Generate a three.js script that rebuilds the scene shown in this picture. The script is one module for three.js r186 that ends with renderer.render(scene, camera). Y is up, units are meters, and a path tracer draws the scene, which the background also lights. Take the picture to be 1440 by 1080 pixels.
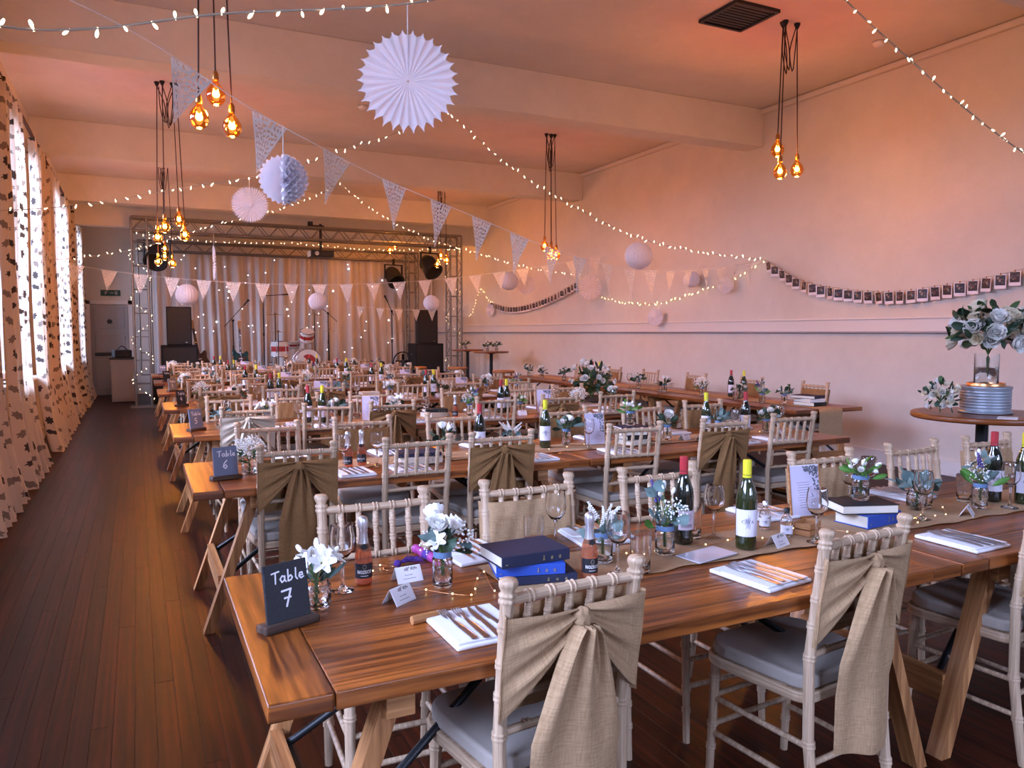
import * as THREE from 'three';
import { RoundedBoxGeometry } from 'three/addons/geometries/RoundedBoxGeometry.js';
import { mergeGeometries, mergeVertices } from 'three/addons/utils/BufferGeometryUtils.js';
import { RectAreaLightUniformsLib } from 'three/addons/lights/RectAreaLightUniformsLib.js';

/* ---------- camera, sky, lights, exposure ---------- */
const scene = new THREE.Scene();
const camera = new THREE.PerspectiveCamera(53.13, 4 / 3, 0.05, 80);
camera.position.set(0, 1.5, 0);
camera.rotation.order = 'YXZ';
camera.rotation.set(-Math.atan(73 / 1080), -26 * Math.PI / 180, 0);
scene.add(camera);
const renderer = new THREE.WebGLRenderer({ antialias: true });
renderer.toneMapping = THREE.LinearToneMapping;
renderer.toneMappingExposure = 0.9;
renderer.shadowMap.enabled = true;
renderer.shadowMap.type = THREE.PCFSoftShadowMap;
scene.background = new THREE.Color().setRGB(0.6, 0.7, 1.0);
RectAreaLightUniformsLib.init();
const WINDOW_Z = [3.4, -1.1, -5.7, -10.3, -14.6, -18.7];           // one tall window per ceiling bay
const WIN = { w: 2.3, y0: 0.95, y1: 3.75, x: -1.25 };
const FRONT_X = [1.9, 5.3];                                           // and two in the wall opposite the stage
const SKY = new THREE.Color().setRGB(0.49, 0.61, 1.0);
function daylight(x, z, w, out, sky, near) {                         // the patch of sky above the roofs opposite that each window looks up to, and the pane's own soft glow
  const far = new THREE.RectAreaLight(SKY, sky, out[0] ? 4.5 : 4.0, 4.4); far.position.set(x + out[0] * 6, 5.8, z + out[1] * 6); far.lookAt(x, 5.8, z); scene.add(far);
  const yc = (WIN.y0 + WIN.y1) / 2, l = new THREE.RectAreaLight(SKY, near, w, WIN.y1 - WIN.y0); l.position.set(x + out[0] * 0.1, yc, z + out[1] * 0.1); l.lookAt(x - out[0], yc - 0.25, z - out[1]); scene.add(l);
}
WINDOW_Z.forEach((z, i) => daylight(WIN.x, z, z < -18 ? 1.6 : WIN.w, [-1, 0], [42, 42, 54, 54, 56, 66][i], 0.35));
for (const x of FRONT_X) daylight(x, 6.0, 2.0, [0, 1], 56, 0.35);
const BULB_CD = 2.35, BULB_COLOR = new THREE.Color().setRGB(1.0, 0.36, 0.05);

/* ---------- helpers ---------- */
let seed = 20240607;
const rnd = () => { seed = (seed + 0x6D2B79F5) | 0; let t = Math.imul(seed ^ (seed >>> 15), 1 | seed); t = (t + Math.imul(t ^ (t >>> 7), 61 | t)) ^ t; return ((t ^ (t >>> 14)) >>> 0) / 4294967296; };
const rr = (a, b) => a + (b - a) * rnd();
const V = (x, y, z) => new THREE.Vector3(x, y, z);
const PI = Math.PI;
const ORD = ['first', 'second', 'third', 'fourth', 'fifth', 'sixth', 'seventh', 'eighth', 'ninth', 'tenth', 'eleventh', 'twelfth', 'thirteenth', 'fourteenth', 'fifteenth', 'sixteenth'];
const taken = {};
function numbered(n) { const k = taken[n] = (taken[n] ?? -1) + 1; return k ? `${n}_${String(k).padStart(3, '0')}` : n; }
function flat(g) { g = g.index ? g.toNonIndexed() : g; for (const k of Object.keys(g.attributes)) if (!['position', 'normal', 'uv'].includes(k)) g.deleteAttribute(k); if (!g.attributes.uv) g.setAttribute('uv', new THREE.BufferAttribute(new Float32Array(g.attributes.position.count * 2), 2)); return g; }
function M(...gs) { return mergeGeometries(gs.flat().map(flat)); }
function mesh(name, g, m, parent) { const o = new THREE.Mesh(Array.isArray(g) ? M(g) : g, m); o.name = name; o.castShadow = o.receiveShadow = true; if (parent) parent.add(o); return o; }
function tag(o, label, category, group) { o.userData.label = label; o.userData.category = category; if (group) o.userData.group = group; return o; }
function thing(name, label, category, pos = [0, 0, 0], turn = 0, group) { const o = new THREE.Group(); o.name = numbered(name); o.position.set(...pos); o.rotation.y = turn; scene.add(o); return tag(o, label, category, group); }
function one(name, g, m, label, category, pos = [0, 0, 0], turn = 0, group) { const o = mesh(numbered(name), g, m, scene); o.position.set(...pos); o.rotation.y = turn; return tag(o, label, category, group); }
function struct(name, g, m, label, category = 'room') { const o = Array.isArray(g) && !g.length ? new THREE.Group() : mesh(name, g, m); o.name = name; scene.add(o); tag(o, label, category); o.userData.kind = 'structure'; return o; }
function dup(o, pos, turn, label, group, category) { const c = o.clone(); c.name = numbered(o.name.replace(/_\d{3}$/, '')); c.position.set(...pos); c.rotation.set(0, turn, 0); c.userData = { ...o.userData, label }; if (category) c.userData.category = category; if (group) c.userData.group = group; else delete c.userData.group; scene.add(c); return c; }
const bx = (w, h, d, x = 0, y = 0, z = 0) => new THREE.BoxGeometry(w, h, d).translate(x, y, z);
const rbx = (w, h, d, r, x = 0, y = 0, z = 0, s = 2) => new RoundedBoxGeometry(w, h, d, s, Math.min(r, w / 2.01, h / 2.01, d / 2.01)).translate(x, y, z);
const cyl = (r0, r1, h, x = 0, y = 0, z = 0, n = 16) => new THREE.CylinderGeometry(r1, r0, h, n).translate(x, y + h / 2, z);
const ball = (r, x = 0, y = 0, z = 0, n = 10) => new THREE.SphereGeometry(r, n, Math.max(6, n * 0.7 | 0)).translate(x, y, z);
const lathe = (pts, n = 24) => new THREE.LatheGeometry(pts.map(p => new THREE.Vector2(p[0], p[1])), n);
function rod(a, b, r, n = 8, r1 = r) { const d = b.clone().sub(a), g = new THREE.CylinderGeometry(r1, r, d.length(), n); g.translate(0, d.length() / 2, 0); g.applyQuaternion(new THREE.Quaternion().setFromUnitVectors(V(0, 1, 0), d.normalize())); return g.translate(a.x, a.y, a.z); }
const tube = (pts, r, n = 24, k = 6) => new THREE.TubeGeometry(new THREE.CatmullRomCurve3(pts.map(p => p.isVector3 ? p : V(...p))), n, r, k);
function surf(fn, nu, nv) {                                         // parametric sheet: fn(u, v) -> [x, y, z]
  const g = new THREE.PlaneGeometry(1, 1, nu, nv), p = g.attributes.position;
  for (let i = 0; i < p.count; i++) { const q = fn(p.getX(i) + 0.5, p.getY(i) + 0.5); p.setXYZ(i, q[0], q[1], q[2]); }
  g.computeVertexNormals(); return g;
}
function deform(g, fn) { const p = g.attributes.position; for (let i = 0; i < p.count; i++) { const q = fn(p.getX(i), p.getY(i), p.getZ(i)); p.setXYZ(i, q[0], q[1], q[2]); } g.computeVertexNormals(); return g; }
function uvBox(g, along = 'x', s = 1) {                              // uv in metres, u along the grain
  g = g.index ? g.toNonIndexed() : g; const p = g.attributes.position, n = g.attributes.normal, uv = new Float32Array(p.count * 2), o = rnd() * 7, q = rnd() * 7;
  for (let i = 0; i < p.count; i++) {
    const c = { x: p.getX(i), y: p.getY(i), z: p.getZ(i) }, a = [['x', Math.abs(n.getX(i))], ['y', Math.abs(n.getY(i))], ['z', Math.abs(n.getZ(i))]].sort((s, t) => t[1] - s[1])[0][0];
    const rest = ['x', 'y', 'z'].filter(k => k !== a), u = rest.includes(along) ? along : rest[0], v = rest.find(k => k !== u);
    uv[2 * i] = c[u] * s + o; uv[2 * i + 1] = c[v] * s + q;
  }
  g.setAttribute('uv', new THREE.BufferAttribute(uv, 2)); return g;
}
/* textures */
const hash = (x, y, s) => { let h = Math.imul(x, 374761393) + Math.imul(y, 668265263) + Math.imul(s, 1442695041) | 0; h = Math.imul(h ^ (h >>> 13), 1274126177); return ((h ^ (h >>> 16)) >>> 0) / 4294967296; };
function noise(x, y, px, py, s) { const xi = Math.floor(x), yi = Math.floor(y), fx = x - xi, fy = y - yi, w = t => t * t * (3 - 2 * t), m = (a, b) => ((a % b) + b) % b; const h = (i, j) => hash(m(xi + i, px), m(yi + j, py), s); const a = h(0, 0) + (h(1, 0) - h(0, 0)) * w(fx), b = h(0, 1) + (h(1, 1) - h(0, 1)) * w(fx); return a + (b - a) * w(fy); }
function tex(w, h, fn, srgb = true, rep = [1, 1]) {
  const d = new Uint8Array(w * h * 4);
  for (let y = 0; y < h; y++) for (let x = 0; x < w; x++) { const c = fn(x / w, y / h), k = 4 * (y * w + x); d[k] = c[0]; d[k + 1] = c[1]; d[k + 2] = c[2]; d[k + 3] = c[3] ?? 255; }
  const t = new THREE.DataTexture(d, w, h); t.wrapS = t.wrapT = THREE.RepeatWrapping; t.magFilter = THREE.LinearFilter; t.minFilter = THREE.LinearMipmapLinearFilter; t.generateMipmaps = true;
  if (srgb) t.colorSpace = THREE.SRGBColorSpace; t.repeat.set(...rep); t.needsUpdate = true; return t;
}
const mixc = (a, b, t) => a.map((v, i) => v + (b[i] - v) * t);
const wood = (dark, light, s, rep) => tex(512, 256, (u, v) => { const n = noise(u * 6, v * 90, 6, 90, s) * 0.5 + noise(u * 3, v * 18, 3, 18, s + 1) * 0.35 + noise(u * 40, v * 200, 40, 200, s + 2) * 0.15; return mixc(dark, light, Math.min(1, Math.max(0, (n - 0.2) * 1.6))); }, true, rep);
function canvas(w, h, draw) { const c = document.createElement('canvas'); c.width = w; c.height = h; draw(c.getContext('2d'), w, h); const t = new THREE.CanvasTexture(c); t.colorSpace = THREE.SRGBColorSpace; return t; }
const std = (o) => new THREE.MeshStandardMaterial(o), phy = (o) => new THREE.MeshPhysicalMaterial(o);
const rgb = (r, g, b) => new THREE.Color().setRGB(r, g, b);

/* ---------- materials ---------- */
const woodBump = tex(512, 256, (u, v) => { const n = 255 * (noise(u * 8, v * 120, 8, 120, 41) * 0.7 + noise(u * 30, v * 30, 30, 30, 42) * 0.3); return [n, n, n]; }, false, [0.7, 0.7]);
const plaster = tex(512, 512, (u, v) => { const n = 0.5 * noise(u * 9, v * 9, 9, 9, 5) + 0.3 * noise(u * 33, v * 33, 33, 33, 6) + 0.2 * noise(u * 120, v * 120, 120, 120, 7); const k = 222 + 14 * n; return [k, k - 3, k - 7]; }, true, [0.3, 0.3]);
const hessianTex = tex(256, 256, (u, v) => { const a = Math.sin(u * 2 * PI * 64), b = Math.sin(v * 2 * PI * 64), n = noise(u * 64, v * 6, 64, 6, 11) * 0.5 + noise(u * 6, v * 64, 6, 64, 12) * 0.5; const k = 0.45 + 0.2 * a * b + 0.55 * (n - 0.5); return mixc([142, 108, 76], [212, 178, 138], Math.min(1, Math.max(0, k))); }, true, [9, 9]);
const hessianBump = tex(256, 256, (u, v) => { const k = 127 + 90 * Math.sin(u * 2 * PI * 64) * Math.sin(v * 2 * PI * 64); return [k, k, k]; }, false, [9, 9]);
const floorTex = [0, 1, 2].map(i => wood([[24, 10, 6], [27, 11, 6], [23, 10, 6]][i], [[74, 29, 14], [80, 31, 15], [70, 28, 14]][i], 60 + i * 7, [0.35, 0.9]));
const MT = {
  wall: std({ map: plaster, color: rgb(0.80, 0.765, 0.73), roughness: 0.85 }),
  ceiling: std({ map: plaster, color: rgb(0.80, 0.765, 0.73), roughness: 0.9 }),
  trim: std({ color: rgb(0.66, 0.63, 0.62), roughness: 0.5 }),
  railLine: std({ color: rgb(0.33, 0.31, 0.34), roughness: 0.5 }),
  whitePaint: std({ color: rgb(0.75, 0.74, 0.74), roughness: 0.45 }),
  floor: floorTex.map(t => phy({ map: t, roughness: 0.42, specularIntensity: 0.35, bumpMap: woodBump, bumpScale: 0.0006 })),
  table: [0, 1, 2].map(i => std({ map: wood([[66, 31, 12], [72, 34, 13], [60, 28, 11]][i], [[172, 96, 40], [180, 103, 44], [160, 88, 36]][i], 80 + 9 * i, [0.5, 1.3]), roughness: 0.3, bumpMap: woodBump, bumpScale: 0.001 })),
  leg: std({ map: wood([132, 82, 44], [204, 146, 92], 120, [0.6, 1.6]), roughness: 0.55, bumpMap: woodBump, bumpScale: 0.0006 }),
  steel: std({ color: rgb(0.012, 0.012, 0.014), roughness: 0.45, metalness: 0.4 }),
  chair: std({ map: wood([158, 128, 102], [216, 188, 158], 140, [1.2, 3]), roughness: 0.5 }),
  cushion: std({ color: rgb(0.42, 0.36, 0.31), roughness: 0.9 }),
  hessian: std({ map: hessianTex, bumpMap: hessianBump, bumpScale: 0.0006, roughness: 1, side: THREE.DoubleSide }),
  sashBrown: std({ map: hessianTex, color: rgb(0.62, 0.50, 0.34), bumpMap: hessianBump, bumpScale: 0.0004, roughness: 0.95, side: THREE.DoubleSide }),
  ivory: std({ color: rgb(0.62, 0.52, 0.40), roughness: 0.7, side: THREE.DoubleSide }),
  napkin: std({ color: rgb(0.80, 0.80, 0.84), roughness: 0.85 }),
  cutlery: std({ color: rgb(0.50, 0.50, 0.53), metalness: 1, roughness: 0.28 }),
  glass: phy({ color: 0xffffff, transmission: 1, thickness: 0.003, roughness: 0.01, ior: 1.5 }),
  pane: phy({ color: 0xffffff, transmission: 1, thickness: 0, roughness: 0.0, ior: 1.45 }),
  water: phy({ color: rgb(0.94, 0.97, 0.95), transmission: 1, thickness: 0.05, roughness: 0.0, ior: 1.33 }),
  wineDark: phy({ color: rgb(0.006, 0.009, 0.006), roughness: 0.06, clearcoat: 1, clearcoatRoughness: 0.03 }),
  wineOlive: phy({ color: rgb(0.02, 0.028, 0.008), roughness: 0.06, clearcoat: 1, clearcoatRoughness: 0.03 }),
  rose: phy({ color: rgb(0.80, 0.36, 0.20), roughness: 0.04, transmission: 0.8, thickness: 0, ior: 1.45 }),
  capRed: std({ color: rgb(0.42, 0.025, 0.035), roughness: 0.35 }),
  capYellow: std({ color: rgb(0.72, 0.66, 0.03), roughness: 0.35 }),
  silverFoil: std({ color: rgb(0.72, 0.71, 0.74), roughness: 0.3, metalness: 0.85 }),
  black: std({ color: rgb(0.008, 0.008, 0.010), roughness: 0.5 }),
  blackSoft: std({ color: rgb(0.006, 0.006, 0.007), roughness: 0.85 }),
  paper: std({ color: rgb(0.82, 0.80, 0.80), roughness: 0.8, side: THREE.DoubleSide }),
  paperShade: phy({ color: rgb(0.84, 0.80, 0.86), roughness: 0.9, side: THREE.DoubleSide, transmission: 0.3, thickness: 0 }),
  pages: std({ map: tex(64, 256, (u, v) => { const k = 205 + 30 * noise(u * 4, v * 128, 4, 128, 71); return [k, k - 10, k - 26]; }, true, [4, 8]), roughness: 0.9 }),
  navy: std({ color: rgb(0.010, 0.014, 0.045), roughness: 0.75 }),
  blue: std({ color: rgb(0.02, 0.075, 0.42), roughness: 0.5 }),
  paleBlue: std({ color: rgb(0.22, 0.29, 0.48), roughness: 0.55 }),
  bookBlack: std({ color: rgb(0.010, 0.009, 0.010), roughness: 0.75 }),
  band: std({ color: rgb(0.10, 0.17, 0.30), roughness: 0.6 }),
  petal: std({ color: rgb(0.86, 0.84, 0.80), roughness: 0.8, side: THREE.DoubleSide }),
  cream: std({ color: rgb(0.80, 0.70, 0.52), roughness: 0.8, side: THREE.DoubleSide }),
  pollen: std({ color: rgb(0.65, 0.55, 0.06), roughness: 0.9 }),
  gyp: std({ color: rgb(0.84, 0.84, 0.80), roughness: 0.9 }),
  leaf: std({ color: rgb(0.045, 0.10, 0.03), roughness: 0.55, side: THREE.DoubleSide }),
  leafDark: std({ color: rgb(0.018, 0.045, 0.022), roughness: 0.55, side: THREE.DoubleSide }),
  leafBright: std({ color: rgb(0.07, 0.20, 0.025), roughness: 0.55, side: THREE.DoubleSide }),
  euca: std({ color: rgb(0.13, 0.20, 0.19), roughness: 0.7, side: THREE.DoubleSide }),
  stem: std({ color: rgb(0.07, 0.13, 0.03), roughness: 0.7 }),
  veronica: std({ color: rgb(0.09, 0.06, 0.30), roughness: 0.8 }),
  slate: std({ color: rgb(0.018, 0.019, 0.022), roughness: 0.6 }),
  slateBlue: std({ color: rgb(0.16, 0.19, 0.27), roughness: 0.6 }),
  bark: std({ map: wood([46, 30, 22], [104, 74, 54], 160, [1, 3]), roughness: 0.8 }),
  truss: std({ color: rgb(0.20, 0.18, 0.16), metalness: 0.6, roughness: 0.45 }),
  chrome: std({ color: rgb(0.7, 0.7, 0.72), metalness: 1, roughness: 0.2 }),
  brass: std({ color: rgb(0.45, 0.22, 0.07), metalness: 1, roughness: 0.35 }),
  cord: std({ color: rgb(0.055, 0.03, 0.028), roughness: 0.9 }),
  wire: std({ color: rgb(0.42, 0.34, 0.26), roughness: 0.7 }),
  copper: std({ color: rgb(0.7, 0.33, 0.14), metalness: 1, roughness: 0.3 }),
  fairy: std({ color: rgb(1, 0.9, 0.7), emissive: rgb(1, 0.84, 0.58), emissiveIntensity: 5, roughness: 0.4 }),
  fairyWarm: std({ color: rgb(1, 0.85, 0.5), emissive: rgb(1, 0.78, 0.36), emissiveIntensity: 5, roughness: 0.4 }),
  star: std({ color: rgb(0.9, 0.9, 1), emissive: rgb(0.9, 0.9, 1), emissiveIntensity: 6, roughness: 0.4 }),
  filament: std({ color: rgb(1, 0.8, 0.4), emissive: rgb(1, 0.70, 0.28), emissiveIntensity: 22, roughness: 0.4 }),
  amber: phy({ color: rgb(1, 0.62, 0.22), transmission: 1, thickness: 0, roughness: 0.03, ior: 1.45, side: THREE.DoubleSide }),
  teal: std({ color: rgb(0.005, 0.06, 0.065), roughness: 0.2 }),
  maple: std({ color: rgb(0.45, 0.25, 0.11), roughness: 0.45 }),
  rosewood: std({ color: rgb(0.05, 0.022, 0.014), roughness: 0.5 }),
  drumWhite: std({ color: rgb(0.7, 0.68, 0.66), roughness: 0.3 }),
  drumRed: std({ color: rgb(0.40, 0.03, 0.025), roughness: 0.3 }),
  cymbal: std({ color: rgb(0.42, 0.28, 0.10), metalness: 1, roughness: 0.35 }),
  pink: std({ color: rgb(0.42, 0.05, 0.30), roughness: 0.5 }),
  purple: std({ color: rgb(0.10, 0.04, 0.30), roughness: 0.9 }),
  zinc: std({ color: rgb(0.36, 0.40, 0.46), metalness: 0.7, roughness: 0.45 }),
  packet: phy({ color: rgb(0.62, 0.60, 0.68), roughness: 0.25, clearcoat: 1, clearcoatRoughness: 0.1 }),
  grey: std({ color: rgb(0.34, 0.33, 0.34), roughness: 0.6 }),
};
const curtainTex = tex(512, 512, (u, v) => {                         // cream cloth printed with dark leaf sprays
  let d = 0; const N = 6;
  for (let j = -1; j <= 1; j++) for (let i = -1; i <= 1; i++) {
    const cx = Math.floor(u * N) + i, cy = Math.floor(v * N) + j, hx = hash((cx + N) % N, (cy + N) % N, 3), hy = hash((cx + N) % N, (cy + N) % N, 4), a = hash((cx + N) % N, (cy + N) % N, 8) * PI;
    const x = u * N - cx - 0.2 - 0.6 * hx, y = v * N - cy - 0.2 - 0.6 * hy, p = x * Math.cos(a) + y * Math.sin(a), q = -x * Math.sin(a) + y * Math.cos(a);
    const lobes = 0.29 + 0.05 * Math.sin(7 * Math.atan2(q * 2, p)); if (p * p + 3.2 * q * q < lobes * lobes) d = hx > 0.45 ? 1 : 0.55;
  }
  return mixc([224, 208, 186], [62, 48, 40], d);
}, true, [1.1, 1.1]);
MT.curtain = phy({ map: curtainTex, roughness: 0.95, side: THREE.DoubleSide, transmission: 0.55, thickness: 0 });
const drapeTex = tex(256, 64, (u) => { const n = 0.6 * noise(u * 24, 0.5, 24, 1, 91) + 0.4 * noise(u * 90, 0.5, 90, 1, 92); const k = 188 + 40 * n; return [k, k - 10, k - 16]; }, true, [0.5, 1]);
MT.drape = phy({ map: drapeTex, roughness: 0.9, side: THREE.DoubleSide, transmission: 0.2, thickness: 0 });
const laceMask = tex(256, 256, (u, v) => {
  let hole = 0; const N = 8;
  for (let j = -1; j <= 1; j++) for (let i = -1; i <= 1; i++) {
    const cx = Math.floor(u * N) + i, cy = Math.floor(v * N) + j, h = (s) => hash((cx + N) % N, (cy + N) % N, s), a = h(23) * PI, x = u * N - cx - 0.25 - 0.5 * h(21), y = v * N - cy - 0.25 - 0.5 * h(22);
    const p = x * Math.cos(a) + y * Math.sin(a), q = -x * Math.sin(a) + y * Math.cos(a) + 0.9 * p * p; if (p * p + 5 * q * q < 0.17 + 0.10 * h(24)) hole = 1;
  }
  if (u < 0.07 || u > 0.93) hole = 0; const k = hole ? 0 : 255; return [k, k, k];
}, false);
MT.lace = std({ color: rgb(0.84, 0.79, 0.75), roughness: 0.9, side: THREE.DoubleSide, alphaMap: laceMask, alphaTest: 0.5 });

/* ---------- the room ---------- */
const R = { x0: -1.25, x1: 7.6, z0: 6.0, z1: -20.75, H: 4.46 };
{
  const f = struct('floor', [bx(R.x1 - R.x0 + 0.6, 0.2, R.z0 - R.z1 + 0.6, (R.x0 + R.x1) / 2, -0.13, (R.z0 + R.z1) / 2)], MT.floor[2], 'dark reddish brown hardwood strip floor of the hall', 'floor');
  const w = 0.075, L = 2.9, variants = [0, 1, 2].flatMap(i => [0, 1].map(() => uvBox(rbx(w - 0.0006, 0.03, L - 0.001, 0.0008, 0, -0.015, 0, 1), 'z')));
  const rest = []; let n = 0;
  for (let i = 0; R.x0 + i * w < R.x1; i++) for (let j = -1; R.z0 - j * L - L * 0.5 > R.z1 - L; j++) {
    const x = R.x0 + (i + 0.5) * w, z = R.z0 - (j + 0.5 + ((i * 0.37) % 1)) * L, k = Math.floor(rnd() * 6);
    if (z < R.z1 - 1.2 || z > R.z0 + 1.2) continue;
    const seen = x < 0.75 && z < -1.2 && z > -20 && n < 300;
    if (seen) { const b = mesh('floor_board', variants[k], MT.floor[k >> 1], f); b.position.set(x, 0, z); n++; }
    else rest.push(variants[k].clone().translate(x, 0, z));
  }
  const r = mesh('floor_boards_elsewhere', rest, MT.floor[1], f); r.userData.kind = 'stuff';

  struct('ceiling', [uvBox(bx(R.x1 - R.x0 + 0.6, 0.2, R.z0 - R.z1 + 0.6, (R.x0 + R.x1) / 2, R.H + 0.1, (R.z0 + R.z1) / 2))], MT.ceiling, 'painted plaster ceiling between the beams', 'ceiling');
  const t = 0.3, wl = [], cx = R.x0 - t / 2;
  let zc = R.z0;
  const span = (za, zb, ya, yb) => wl.push(uvBox(bx(t, yb - ya, Math.abs(za - zb), cx, (ya + yb) / 2, (za + zb) / 2), 'z'));
  for (const z of WINDOW_Z) { const h = (z < -18 ? 1.6 : WIN.w) / 2; span(zc, z + h, 0, R.H); span(z + h, z - h, 0, WIN.y0); span(z + h, z - h, WIN.y1, R.H); zc = z - h; }
  span(zc, R.z1, 0, R.H);
  struct('wall_left', wl, MT.wall, 'plastered window wall with tall openings', 'wall');
  struct('wall_right', [uvBox(bx(t, R.H, R.z0 - R.z1, R.x1 + t / 2, R.H / 2, (R.z0 + R.z1) / 2), 'z')], MT.wall, 'long pale plastered wall hung with photo garlands', 'wall');
  struct('wall_back', [uvBox(bx(R.x1 - R.x0, R.H, t, (R.x0 + R.x1) / 2, R.H / 2, R.z1 - t / 2))], MT.wall, 'end wall behind the stage', 'wall');
  const wf = []; let xc = R.x0; const fspan = (xa, xb, ya, yb) => wf.push(uvBox(bx(xb - xa, yb - ya, t, (xa + xb) / 2, (ya + yb) / 2, R.z0 + t / 2))); for (const x of FRONT_X) { fspan(xc, x - 1, 0, R.H); fspan(x - 1, x + 1, 0, WIN.y0); fspan(x - 1, x + 1, WIN.y1, R.H); xc = x + 1; } fspan(xc, R.x1, 0, R.H);
  struct('wall_front', wf, MT.wall, 'end wall opposite the stage', 'wall');
  [1.1, -3.4, -7.92, -12.55, -16.75].forEach((z, i) => struct(`trim_${i + 1}`, [uvBox(rbx(R.x1 - R.x0, 0.49, 0.34, 0.012, (R.x0 + R.x1) / 2, R.H - 0.244, z - 0.17))], MT.wall, ['plastered ceiling beam behind the photographer', 'plastered ceiling beam above table 6', 'plastered ceiling beam carrying the first fairy light hook', 'plastered ceiling beam above the middle tables', 'plastered ceiling beam in front of the stage truss'][i], 'beam'));
  struct('trim_8', [uvBox(rbx(R.x1 - R.x0, R.H - 3.60, 0.2, 0.01, (R.x0 + R.x1) / 2, (R.H + 3.60) / 2, -17.47))], MT.wall, 'plastered bulkhead over the opening of the stage recess', 'bulkhead');
  const LZ = R.z0 - R.z1, mz = (R.z0 + R.z1) / 2;
  const rail = struct('trim_6', [bx(0.03, 0.135, LZ, R.x1 - 0.015, 1.575, mz), rbx(0.045, 0.02, LZ, 0.006, R.x1 - 0.022, 1.652, mz)], MT.trim, 'painted dado rail board along the pale side wall', 'rail');
  mesh('lower_moulding', [rbx(0.05, 0.022, LZ, 0.008, R.x1 - 0.025, 1.498, mz)], MT.railLine, rail);
  struct('trim_7', [rbx(0.07, 0.07, LZ, 0.02, R.x1 - 0.03, R.H - 0.04, mz)], MT.wall, 'plaster cornice between side wall and ceiling', 'cornice');
  struct('baseboard_right', [rbx(0.025, 0.16, LZ, 0.006, R.x1 - 0.012, 0.08, mz)], MT.trim, 'painted skirting board under the pale side wall', 'skirting');
  struct('baseboard_left', [rbx(0.025, 0.16, LZ, 0.006, R.x0 + 0.012, 0.08, mz)], MT.trim, 'painted skirting board under the windows', 'skirting');
  // windows
  WINDOW_Z.forEach((z, i) => {
    const w2 = (z < -18 ? 1.6 : WIN.w), h = WIN.y1 - WIN.y0, yc = (WIN.y0 + WIN.y1) / 2, x = R.x0 - 0.2, fr = [];
    const g = struct(`window_${i + 1}`, [], null, `tall white framed window, ${ORD[i]} along the window wall`, 'window');
    for (const s of [-1, 1]) { fr.push(bx(0.07, h, 0.07, x, yc, z + s * (w2 / 2 - 0.035))); fr.push(bx(0.07, 0.07, w2 - 0.14, x, yc + s * (h / 2 - 0.035), z)); }
    mesh('window_frame', fr, MT.whitePaint, g);
    for (let k = 1; k < 3; k++) mesh('mullion', bx(0.045, h - 0.14, 0.04, x, yc, z - w2 / 2 + k * w2 / 3), MT.whitePaint, g);
    mesh('transom', bx(0.045, 0.04, w2 - 0.14, x, yc + 0.55, z), MT.whitePaint, g);
    for (let k = 0; k < 3; k++) mesh('pane', bx(0.006, h - 0.14, w2 / 3 - 0.05, x, yc, z - w2 / 2 + (k + 0.5) * w2 / 3), MT.pane, g);
    mesh('window_sill', rbx(0.28, 0.04, w2 + 0.1, 0.01, R.x0 - 0.02, WIN.y0 - 0.02, z), MT.whitePaint, g);
  });
  FRONT_X.forEach((x, i) => {
    const h = WIN.y1 - WIN.y0, yc = (WIN.y0 + WIN.y1) / 2, z = R.z0 + 0.2, g = struct(`window_${i + 7}`, [], null, `tall white framed window in the wall opposite the stage, ${ORD[i]} from the window wall`, 'window');
    mesh('window_frame', [-1, 1].flatMap(s => [bx(0.07, h, 0.07, x + s * 0.965, yc, z), bx(1.86, 0.07, 0.07, x, yc + s * (h / 2 - 0.035), z)]), MT.whitePaint, g); mesh('mullion', bx(0.04, h - 0.14, 0.045, x, yc, z), MT.whitePaint, g);
    for (const s of [-1, 1]) mesh('pane', bx(0.9, h - 0.14, 0.006, x + s * 0.475, yc, z), MT.pane, g); mesh('window_sill', rbx(2.1, 0.04, 0.28, 0.01, x, WIN.y0 - 0.02, R.z0 + 0.02), MT.whitePaint, g);
  });
  // exit door
  const d = struct('door_1', [], null, 'pale panelled fire exit door with a black push bar', 'door');
  const dx = -0.57, dz = R.z1 + 0.03, dw = 0.80;
  mesh('door_leaf', rbx(dw, 2.14, 0.05, 0.004, dx, 1.08, dz), MT.grey, d);
  for (const [y, h] of [[1.83, 0.52], [1.25, 0.42], [0.5, 0.72]]) mesh('door_panel', rbx(dw - 0.16, h, 0.02, 0.008, dx, y, dz + 0.028), MT.grey, d);
  mesh('door_frame', [bx(0.09, 2.25, 0.09, dx - dw / 2 - 0.05, 1.125, dz), bx(0.09, 2.25, 0.09, dx + dw / 2 + 0.05, 1.125, dz), bx(dw + 0.19, 0.09, 0.09, dx, 2.205, dz)], MT.trim, d);
  mesh('push_bar', [rbx(dw - 0.14, 0.07, 0.05, 0.015, dx, 0.98, dz + 0.075)], MT.black, d);
  mesh('door_notice', bx(0.34, 0.07, 0.006, dx + 0.16, 1.36, dz + 0.032), MT.black, d);
  mesh('round_notice', new THREE.CylinderGeometry(0.055, 0.055, 0.01, 20).rotateX(PI / 2).translate(dx, 1.75, dz + 0.043), MT.black, d);
  const s = thing('exit_sign', 'small dark exit sign above the panelled fire door', 'sign', [dx + 0.04, 2.36, R.z1 + 0.003]);
  mesh('sign_board', rbx(0.42, 0.14, 0.025, 0.005, 0, 0.07, 0.0125), std({ color: rgb(0.02, 0.07, 0.045), roughness: 0.6 }), s);
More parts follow.
